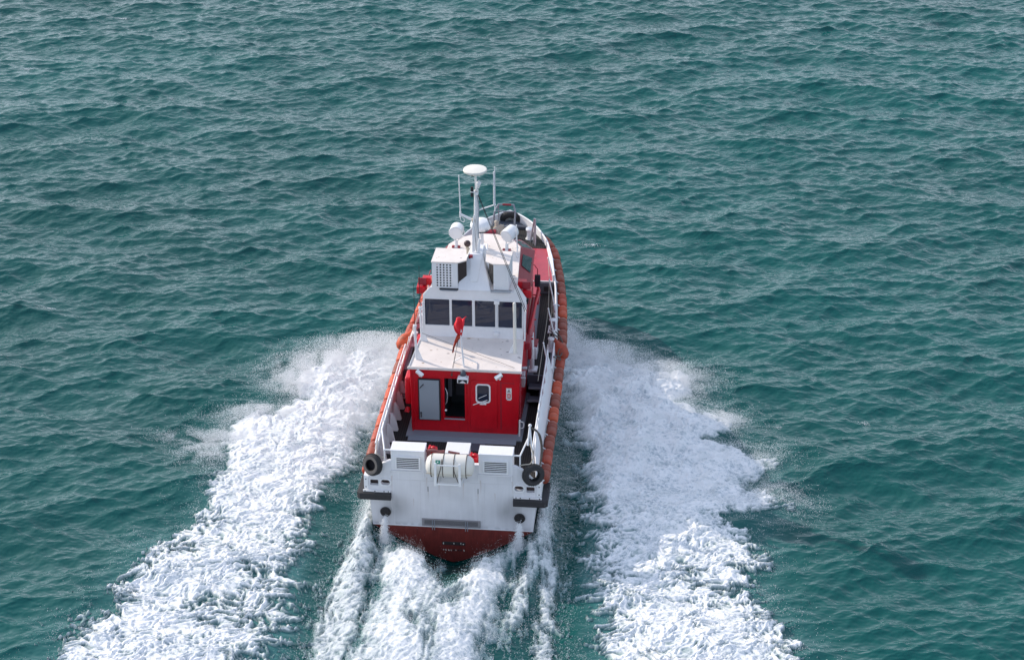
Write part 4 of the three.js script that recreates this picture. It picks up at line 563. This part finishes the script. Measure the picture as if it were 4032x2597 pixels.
// water level made by the hull: troughs along the sides, a hollow behind the transom and the humps that follow it
function hullWater(u, v) {
  const au = Math.abs(u);
  let w = -0.2 * Math.exp(-Math.pow((au - 3.1) / 0.75, 2)) * ss(9.5, 6, v) * ss(-12, -4, v);
  w += 0.28 * Math.exp(-Math.pow((au - 2.45) / 0.28, 2)) * ss(3.5, 1, v) * ss(-5, -0.5, v);
  w += 0.3 * Math.exp(-Math.pow((v + 4.6) / 2.2, 2) - Math.pow(u / 1.5, 2));
  if (v < 1 && au < 2.3) { const L = 0.27 - 1.15 * (1 - Math.pow(au / 2.28, 1.25)) + 0.4 * Math.max(0, -v), h = sat(0.5 + 0.5 * (w - L) / 0.12), edge = ss(2.3, 2.15, au); w = mix(w, mix(w, L, h) - 0.12 * h * (1 - h), edge); }
  return w;
}
function surface(x, z, out) {              // still point (x, z) -> where the water surface carries it
  const u = toU(x, z), v = toV(x, z);
  let a = 1;
  const calm = ss(5.2, 3.0, Math.abs(u)) * ss(11, 7, v) * ss(-14, -5, v); a *= 1 - 0.8 * calm;
  const far = Math.hypot(x, z + 65); a *= 1 - ss(120, 420, far) * 0.97;
  const fo = near(x, z) ? 1 - 0.4 * (ss(-0.5, 0.8, sdPoly(x, z, PORT_WAKE)) + ss(-0.5, 0.8, sdPoly(x, z, STAR_WAKE))) : 1; a *= fo;
  let y = at(OC.h, x, z) * a;
  if (Math.abs(u) < 6 && v > -16 && v < 20) y += hullWater(u, v);
  out[0] = x + at(OC.x, x, z) * CHOP * a; out[1] = y; out[2] = z + at(OC.z, x, z) * CHOP * a;
}
{
  const lines = (a, b, st, grow, end) => { const o = []; for (let x = a; x <= b + 1e-6; x += st(x)) o.push(x); let d = st(b), x = o[o.length - 1]; while (x < end) { d *= grow; x += d; o.push(x); } d = st(a); x = a; while (x > -end) { d *= grow; x -= d; o.unshift(x); } return o; };
  const xs = lines(-29, 29, () => 0.088, 1.13, 4500), zs = lines(-107, -38, (z) => mix(0.078, 0.105, (z + 38) / -69), 1.13, 4500);
  const nx = xs.length, nz = zs.length, P = new Float32Array(nx * nz * 3), C = new Float32Array(nx * nz * 3), UVs = new Float32Array(nx * nz * 2), o = [0, 0, 0];
  for (let j = 0; j < nz; j++) for (let i = 0; i < nx; i++) {
    const x = xs[i], z = zs[j], k = j * nx + i; surface(x, z, o); P[k * 3] = o[0]; P[k * 3 + 1] = o[1]; P[k * 3 + 2] = o[2]; UVs[k * 2] = x / 10.24; UVs[k * 2 + 1] = -z / 10.24;
    let m = 0; if (near(x, z)) { const d = Math.max(sdPoly(x, z, PORT_WAKE), sdPoly(x, z, STAR_WAKE)), e = Math.max(sdPoly(x, z, WASH), sdPoly(x, z, CURTAIN), sdPoly(x, z, STRAND_B)); m = Math.max(0.2 * ss(-1.2, 0.2, d + 0.5 * fbm(x * 0.7, z * 0.7, 3)) * ss(3.2, 5.2, Math.abs(toU(x, z))) + 0.42 * ss(0.05, 0.8, d + 0.4 * fbm(x * 1.2, z * 1.2, 3)), 0.5 * ss(0.05, 0.5, e + 0.25 * fbm(x * 1.7, z * 1.7, 3))); }
    const n = 1 + 0.16 * noise(x * 0.05 + 3, z * 0.05) + 0.1 * noise(x * 0.21, z * 0.21);
    C[k * 3] = mix(0.003, 0.09, m) * n; C[k * 3 + 1] = mix(0.077, 0.25, m) * n; C[k * 3 + 2] = mix(0.071, 0.25, m) * n;
  }
  const I = new Uint32Array((nx - 1) * (nz - 1) * 6); let q = 0;
  for (let j = 0; j < nz - 1; j++) for (let i = 0; i < nx - 1; i++) { const a = j * nx + i, b = a + 1, c = a + nx, d = c + 1; I[q++] = a; I[q++] = c; I[q++] = b; I[q++] = b; I[q++] = c; I[q++] = d; }
  const g = new THREE.BufferGeometry(); g.setAttribute('position', new THREE.BufferAttribute(P, 3)); g.setAttribute('color', new THREE.BufferAttribute(C, 3)); g.setAttribute('uv', new THREE.BufferAttribute(UVs, 2)); g.setIndex(new THREE.BufferAttribute(I, 1)); g.computeVertexNormals();
  let lo = 1e9, hi = -1e9, s2 = 0; for (const h of FINE.h) { lo = Math.min(lo, h); hi = Math.max(hi, h); }
  for (const h of OC.h) s2 += h * h;
  console.log('water grid', nx, nz, 'Hs', 4 * Math.sqrt(s2 / OC.h.length), 'fine range', hi - lo);
  const d = new Float32Array(1024 * 1024 * 4); for (let i = 0; i < 1024 * 1024; i++) { const h = (FINE.h[i] - lo) / (hi - lo); d[i * 4] = d[i * 4 + 1] = d[i * 4 + 2] = h; d[i * 4 + 3] = 1; }
  const bt = new THREE.DataTexture(d, 1024, 1024, THREE.RGBAFormat, THREE.FloatType); bt.wrapS = bt.wrapT = THREE.RepeatWrapping; bt.magFilter = THREE.LinearFilter; bt.needsUpdate = true;
  const water = new THREE.Mesh(g, new THREE.MeshPhysicalMaterial({ vertexColors: true, roughness: 0.07, ior: 1.333, bumpMap: bt, bumpScale: hi - lo }));
  water.name = 'water'; water.receiveShadow = true; tag(water, 'green wind-rippled sea all round the boat', null, null, 'structure'); scene.add(water);
}


// ---------------------------------------------------------------- foam and spray
const tr = (u, v, n, s) => { const k = 1 - Math.abs(tile(u, v, n, s)) * 2.6; return k > 0 ? k : 0; };
const foamTex = tex(640, 640, (u, v) => { const a = tr(u + 0.02 * tile(u, v, 7, 3), v + 0.02 * tile(u, v, 7, 31), 9, 12), b = tr(u, v, 19, 45), c = tr(u, v, 41, 80), k = sat(0.5 * a + 0.42 * b + 0.36 * c + 0.18 + 0.25 * tile(u, v, 5, 66)); return [mix(0.655, 1, k), mix(0.715, 1, k), mix(0.75, 1, k)]; });
const foamMat = new THREE.MeshStandardMaterial({ vertexColors: true, map: foamTex, roughness: 0.95 });
function foamSheet(name, label, bounds, step, cover, seed) {          // cover(x, z) -> [thickness in metres, below 0 = none; whiteness 0..1]
  const [x0, x1, z0, z1] = bounds, nx = Math.ceil((x1 - x0) / step), nz = Math.ceil((z1 - z0) / step), id = new Int32Array((nx + 1) * (nz + 1)).fill(-1), P = [], C = [], I = [], F = [], T = new Float32Array((nx + 1) * (nz + 1)), Wt = new Float32Array((nx + 1) * (nz + 1)), o = [0, 0, 0];
  for (let j = 0; j <= nz; j++) for (let i = 0; i <= nx; i++) { const [t, w] = cover(x0 + i * step, z0 + j * step); T[j * (nx + 1) + i] = t; Wt[j * (nx + 1) + i] = w; }
  const vert = (i, j) => { const k = j * (nx + 1) + i; if (id[k] < 0) { const x = x0 + i * step + 0.012 * noise(i * 0.7, j * 0.7), z = z0 + j * step; surface(x, z, o); const t = T[k], w = Wt[k]; id[k] = P.length / 3; F.push((x * 0.94 + z * 0.34) / 2.3, (z * 0.94 - x * 0.34) / 1.55); P.push(o[0], o[1] + Math.max(-0.08, t), o[2]); C.push(mix(0.075, 0.88, w), mix(0.2, 0.88, w), mix(0.2, 0.885, w)); } return id[k]; };
  for (let j = 0; j < nz; j++) for (let i = 0; i < nx; i++) { const k = j * (nx + 1) + i; if (Math.max(T[k], T[k + 1], T[k + nx + 1], T[k + nx + 2]) < -0.01) continue; const a = vert(i, j), b = vert(i + 1, j), c = vert(i, j + 1), d = vert(i + 1, j + 1); I.push(a, c, b, b, c, d); }
  const g = new THREE.BufferGeometry(); g.setAttribute('position', new THREE.Float32BufferAttribute(P, 3)); g.setAttribute('color', new THREE.Float32BufferAttribute(C, 3)); g.setAttribute('uv', new THREE.Float32BufferAttribute(F, 2)); g.setIndex(I); g.computeVertexNormals();
  const m = new THREE.Mesh(g, foamMat); m.name = numbered(name); m.castShadow = m.receiveShadow = true; tag(m, label, 'foam', null, 'stuff'); scene.add(m); console.log(label, I.length / 3); return m;
}
// bow-wave foam: tall and soft where it is thrown up, flatter and laced with gaps as it ages astern; torn into streaks on its inner edge
const ridge = (x, y) => { const n = 1 - Math.abs(noise(x, y)) * 2.4; return n > 0 ? n : 0; };
function wakeCover(poly, s) {
  return (x, z) => {
    if (z < -66 || z > -36) return [-1, 0];
    const u = toU(x, z) * s, v = toV(x, z);
    let d = sdPoly(x, z, poly); if (d < -1.3) return [-1, 0];
    const inner = ss(1.9, 0.0, u - mix(2.4, 4.1, ss(9, -6, v)));                    // 1 near the hull side
    d += 0.5 * fbm(x * 0.9 + 5, z * 0.9, 3) + 0.34 * fbm(x * 2.6, z * 2.6 + 9, 3) + inner * (0.8 * noise(u * 0.5 + 3, v * 2.4 + u * 0.5) + 0.45 * noise(u * 1.1, v * 6.5));
    const age = ss(8, -2, v), core = ss(-0.12, 1.2, d), edge = ss(-0.15, 0.3, d);
    const wx = x + 0.34 * noise(x * 0.9, z * 0.9) + 0.13 * noise(x * 2.7, z * 2.7), wz = z + 0.34 * noise(x * 0.9 + 30, z * 0.9 + 7) + 0.13 * noise(x * 2.7 + 5, z * 2.7);
    const r0 = ridge(wx * 0.8 + s * 20, wz * 1.3), r1 = ridge(wx * 2.1 + s * 3, wz * 3.3), r2 = ridge(wx * 4.3 + 7, wz * 6.8 + s * 9), r3 = ridge(wx * 8.6, wz * 12.5);
    const lace = 0.22 * r0 + 0.34 * r1 + 0.32 * r2 + 0.2 * r3, patch = fbm(x * 0.45 + 2, z * 0.7 + s * 5, 3);
    const open = age * (0.3 + 0.6 * inner + 0.75 * ss(0.02, 0.4, patch)) + 0.22 * inner + 0.12 * (1 - age) * ss(0.1, 0.5, patch);
    const c = edge * (0.3 + 0.85 * core) + (lace - 0.4) * (0.35 + 1.45 * age) - open * 0.8 - (1 - edge) * 0.55;
    const lump = puff(wx * 0.9, wz * 1.1, 3), soft = 1 - age, body = ss(-0.02, 0.5, c);
    const hgt = mix(0.6, 0.09, ss(8.5, 0, v)) * ss(0.0, 1, core) * (1 - 0.8 * inner * age);
    const t = body * (0.015 + hgt * (0.25 + 0.85 * lump) + 0.036 * r1 * age + (0.02 + 0.022 * age) * r2 + 0.018 * r3 + 0.06 * puff(wx * 3.5, wz * 4.5, 2) + 0.006 * noise(x * 22, z * 30)) - (c < 0.05 ? 0.045 * (1 - c / 0.05) : 0);
    const w = ss(-0.06, mix(0.55, 1.1, Math.max(inner, 0.6 * age)), c) * mix(0.97, 0.58 + 0.6 * lace + 0.14 * r3, age) * (1 - 0.16 * ss(0.0, 0.5, fbm(x * 1.3 + 11, z * 1.9, 3)));
    return [c < -0.12 ? -1 : t, sat(w)];
  };
}
const portCover = wakeCover(PORT_WAKE, -1), starCover = wakeCover(STAR_WAKE, 1);
foamSheet('wake_foam', 'broad white foam trail thrown out on the port side of the boat', [-14.8, -2.4, -64.5, -40.5], 0.027, portCover);
foamSheet('wake_foam', 'white and blue-shaded foam trail on the starboard side of the boat', [0.2, 9.6, -64.5, -40.5], 0.027, starCover);
function washCover(x, z) {
  const u = toU(x, z), v = toV(x, z); if (v < -10.5 || v > 2.3 || Math.abs(u) > 4.5) return [-1, 0];
  const n = 0.3 * fbm(x * 1.6, z * 1.6, 4) + 0.16 * noise(u * 5.5, v * 1.2);
  const w = v < 0.12 ? sdPoly(x, z, WASH) : -1, c1 = sdPoly(x, z, CURTAIN), a = sdPoly(x, z, STRAND_A), b = sdPoly(x, z, STRAND_B);
  const fan = u / (1 - 0.06 * v), wx = x + 0.2 * noise(x * 1.7, z * 1.7), wz = z + 0.2 * noise(x * 1.7 + 9, z * 1.7);
  const s1 = noise(fan * 3.2 + 8, v * 0.55), s2 = noise(fan * 9, v * 1.3 + 4), r1 = ridge(wx * 2.6, wz * 2.6), r2 = ridge(wx * 5.6 + 3, wz * 5.6), r3 = ridge(wx * 11, wz * 11), grain = puff(wx * 2.2, wz * 2.2, 3);
  let t = -1, wh = 0;
  if (w > -0.5) {
    const e = ss(-0.1, 0.6, w + n), g1 = Math.exp(-Math.pow((u + 0.95) / 0.75, 2) - Math.pow((v + 2.0) / 1.1, 2)), g2 = Math.exp(-Math.pow((u - 1.0) / 0.6, 2) - Math.pow((v + 2.5) / 1.2, 2)), g3 = Math.exp(-Math.pow((u + 0.7) / 0.9, 2) - Math.pow((v + 5.2) / 1.8, 2)) + Math.exp(-Math.pow((u - 0.8) / 0.7, 2) - Math.pow((v + 5.4) / 1.6, 2));
    const hollow = Math.exp(-Math.pow((u + 0.1) / 0.4, 2) - Math.pow((v + 5.0) / 0.8, 2)) * 0.5 + Math.exp(-Math.pow((u - 0.2) / 0.3, 2) - Math.pow((v + 2.2) / 1.0, 2)) * 0.85 + 0.75 * ss(-1.0, -0.15, v) * ss(1.8, 1.1, Math.abs(u)), blot = fbm(fan * 1.5 + 40, v * 0.8, 3);
    const c = e * (0.36 + 0.75 * (g1 + g2) + 0.5 * Math.min(1, g3)) + 0.25 * (r1 - 0.3) + 0.22 * (r2 - 0.3) + 0.3 * s1 + 0.22 * s2 - 0.07 - hollow - 0.45 * ss(0.0, 0.4, blot);
    if (c > -0.06) { const up2 = ss(-0.2, -1.3, v); t = ss(-0.06, 0.5, c) * (0.015 + up2 * (0.26 * g1 + 0.22 * g2 + 0.16 * g3 + 0.15 * grain * e) + 0.02 * r1 + 0.022 * r2 + 0.016 * r3 + 0.03 * Math.max(0, s2)) - (c < 0 ? 0.03 : 0); wh = ss(-0.08, 0.85, c) * (0.86 + 0.14 * r2); }
  }
  const strand = (d, wd, hh, k) => { if (d < -0.4) return; const e = ss(-0.1, wd, d + n * 0.7), c = e * 0.7 + 0.36 * (r1 - 0.3) + 0.34 * (r2 - 0.25) + 0.24 * (r3 - 0.25) - 0.34 + 0.3 * s2; if (c > -0.05) { const q = ss(-0.05, 0.4, c) * (0.02 + hh * e + 0.09 * grain + 0.035 * r1 + 0.03 * r2 + 0.02 * r3) - (c < 0.02 ? 0.03 : 0); if (q > t) { t = q; wh = ss(-0.05, 0.7, c) * k; } } };
  strand(c1, 0.35, 0.24 * ss(-6, 0.5, v), 0.76); strand(a, 0.22, 0.08, 0.72); strand(b, 0.25, 0.14 * ss(-5, 1, v) + 0.03, 0.74);
  return [t, wh];
}
foamSheet('stern_wash', 'churned white wash boiling out behind the transom', [-5.6, 3.2, -52.3, -40.5], 0.03, washCover);

// spray: fine drops over the foam and torn off its edges
{
  const r = rng(404), mats = [], dot = new THREE.IcosahedronGeometry(1, 0), q = new THREE.Quaternion(), e = new THREE.Euler(), s = new THREE.Vector3(), o = [0, 0, 0];
  const put = (L, x, y, z, d) => { e.set(r() * 6, r() * 6, r() * 6); q.setFromEuler(e); s.set(d * (0.7 + 0.9 * r()), d * (0.7 + 0.6 * r()), d * (0.7 + 0.6 * r())); L.push(new THREE.Matrix4().compose(new THREE.Vector3(x, y, z), q, s)); };
  const size = () => 0.003 + 0.0055 * Math.pow(r(), 4);
  const level = (x, z) => { surface(x, z, o); return o[1]; };
  const build = (name, label, L) => { const m = new THREE.InstancedMesh(dot, new THREE.MeshStandardMaterial({ color: rgb(0.88, 0.89, 0.9), roughness: 0.9 }), L.length); L.forEach((k, i) => m.setMatrixAt(i, k)); m.name = numbered(name); m.castShadow = m.receiveShadow = true; tag(m, label, 'spray', null, 'stuff'); scene.add(m); console.log(label, L.length); };
  // a plume: drops thrown from a to b with the given reach
  const plume = (L, n, x, z, rx, rz, h, y0 = 0.1, k = 1.6) => { for (let i = 0; i < n; i++) { const a = gauss(r) * rx, b = gauss(r) * rz, f = Math.exp(-0.5 * ((a / rx) ** 2 + (b / rz) ** 2)), clump = noise((x + a) * 1.8, (z + b) * 1.8); if (clump < -0.35 + 0.5 * r() - 0.2) continue; put(L, x + a, level(x + a, z + b) + y0 + h * Math.pow(r(), k) * (0.35 + 0.65 * f), z + b, size()); } };
  const skirt = (L, poly, cover, n, bounds, top) => { for (let i = 0; i < n; i++) { const x = mix(bounds[0], bounds[1], r()), z = mix(bounds[2], bounds[3], r()), d = sdPoly(x, z, poly) + 0.5 * fbm(x * 0.9 + 5, z * 0.9, 3); if (d < -1.3) continue; const v = toV(x, z), p = d < 0 ? Math.exp(d * 2.6) * (0.22 + 0.78 * ss(-1, 7, v)) : mix(0.06, 0.75, ss(0, 8, v)); if (r() > p * (0.5 + noise(x * 1.5, z * 1.5))) continue; const t = Math.max(0, cover(x, z)[0]); put(L, x, level(x, z) + t + (-Math.log(1 - r())) * mix(0.04, top, ss(-2, 8, v)) * (d < 0 ? 0.5 : 1), z, size()); } };
  const A = [], B = [], D = [];
  skirt(A, PORT_WAKE, portCover, 1200000, [-14, -2.4, -65, -41.5], 0.16);
  for (const [x, z, rx, rz, h, n] of [[-4.6, -62.3, 1.0, 0.6, 1.1, 34000], [-6.2, -61.3, 0.9, 0.6, 0.8, 22000], [-7.0, -60.0, 0.5, 0.5, 0.6, 9000], [-3.9, -60.8, 0.6, 1.0, 1.0, 22000], [-7.6, -57.4, 0.9, 0.25, 0.35, 9000], [-9.2, -56.1, 0.9, 0.22, 0.25, 6000], [-9.3, -54.9, 0.5, 0.5, 0.2, 4000], [-4.9, -57.6, 0.8, 1.2, 0.6, 16000]]) plume(A, n * 3, x, z + (z < -59 ? 0.9 : 0.2), rx, rz, h * 0.75);
  build('spray', 'fine white spray flying over the port foam trail', A);
  skirt(B, STAR_WAKE, starCover, 960000, [0.4, 9.4, -65, -41.5], 0.16);
  for (const [x, z, rx, rz, h, n] of [[1.6, -62.6, 0.5, 0.8, 1.3, 26000], [2.9, -61.4, 0.8, 0.7, 1.0, 24000], [4.6, -60.4, 0.9, 0.4, 0.7, 15000], [5.3, -59.7, 0.6, 0.4, 0.35, 6000], [6.6, -56.8, 0.4, 0.25, 0.4, 3000], [5.2, -57.0, 0.9, 0.45, 0.25, 5000], [6.4, -54.4, 0.9, 0.4, 0.22, 5000], [6.9, -51.9, 0.8, 0.4, 0.2, 4000], [2.6, -59.2, 0.7, 1.2, 0.7, 16000]]) plume(B, n * 3, x, z + (z < -59 ? 0.8 : 0), rx, rz, h * 0.75);
  build('spray', 'fine white spray flying over the starboard foam trail', B);
  for (let i = 0; i < 380000; i++) { const u = mix(-3.9, 3.7, r()), v = mix(-9, 2.2, r()), [x, z] = fromUV(u, v), t = washCover(x, z)[0]; const dr = Math.max(sdPoly(x, z, CURTAIN), sdPoly(x, z, STRAND_B)); if (t < 0 && (dr < -0.5 || r() > 0.05)) continue; if (v > 0.05 && Math.abs(u) < 2.3) continue; if (r() > 0.55) continue; put(D, x, level(x, z) + Math.max(0, t) + (-Math.log(1 - r())) * (t < 0 ? 0.25 : 0.1), z, size()); }
  for (const sd of [-1, 1]) { for (let i = 0; i < 5000; i++) { const f = Math.pow(r(), 0.8), u = sd * 1.9 + gauss(r) * (0.035 + 0.07 * f), v = -0.06 - 0.55 * Math.sqrt(f) + gauss(r) * 0.06 * f, p = V(u, 0.33 - 1.05 * f + gauss(r) * 0.03, v).applyMatrix4(boat.matrixWorld); put(D, p.x, p.y, p.z, 0.005 + 0.008 * r() * r()); }
    for (let i = 0; i < 7000; i++) { const v = mix(-0.6, 2.4, r()), h = (-Math.log(1 - r())) * 0.28, u = sd * (2.42 + 0.3 * r() + 0.18 * h + gauss(r) * 0.06), [x, z] = fromUV(u, v); put(D, x, level(x, z) + 0.15 + h, z, size()); } }
  const E = []; for (const [x, z, n, rx] of [[-19.7, -100.2, 300, 0.2], [-22.7, -91.8, 240, 0.2], [-15.4, -88.1, 90, 0.1], [2.9, -70.9, 220, 0.2], [11.1, -56.8, 90, 0.12], [8.3, -56.5, 60, 0.1], [-16.2, -65.1, 90, 0.12]]) for (let i = 0; i < n; i++) { const a = gauss(r) * rx, b = gauss(r) * 0.06 + a * 0.15; put(E, x + a, level(x + a, z + b) + 0.01, z + b, size() * 1.4); }
  build('crest_fleck', 'scattered white flecks breaking on the wave crests', E);
  build('spray', 'water jets and spray tumbling off the stern', D);
}
renderer.render(scene, camera);
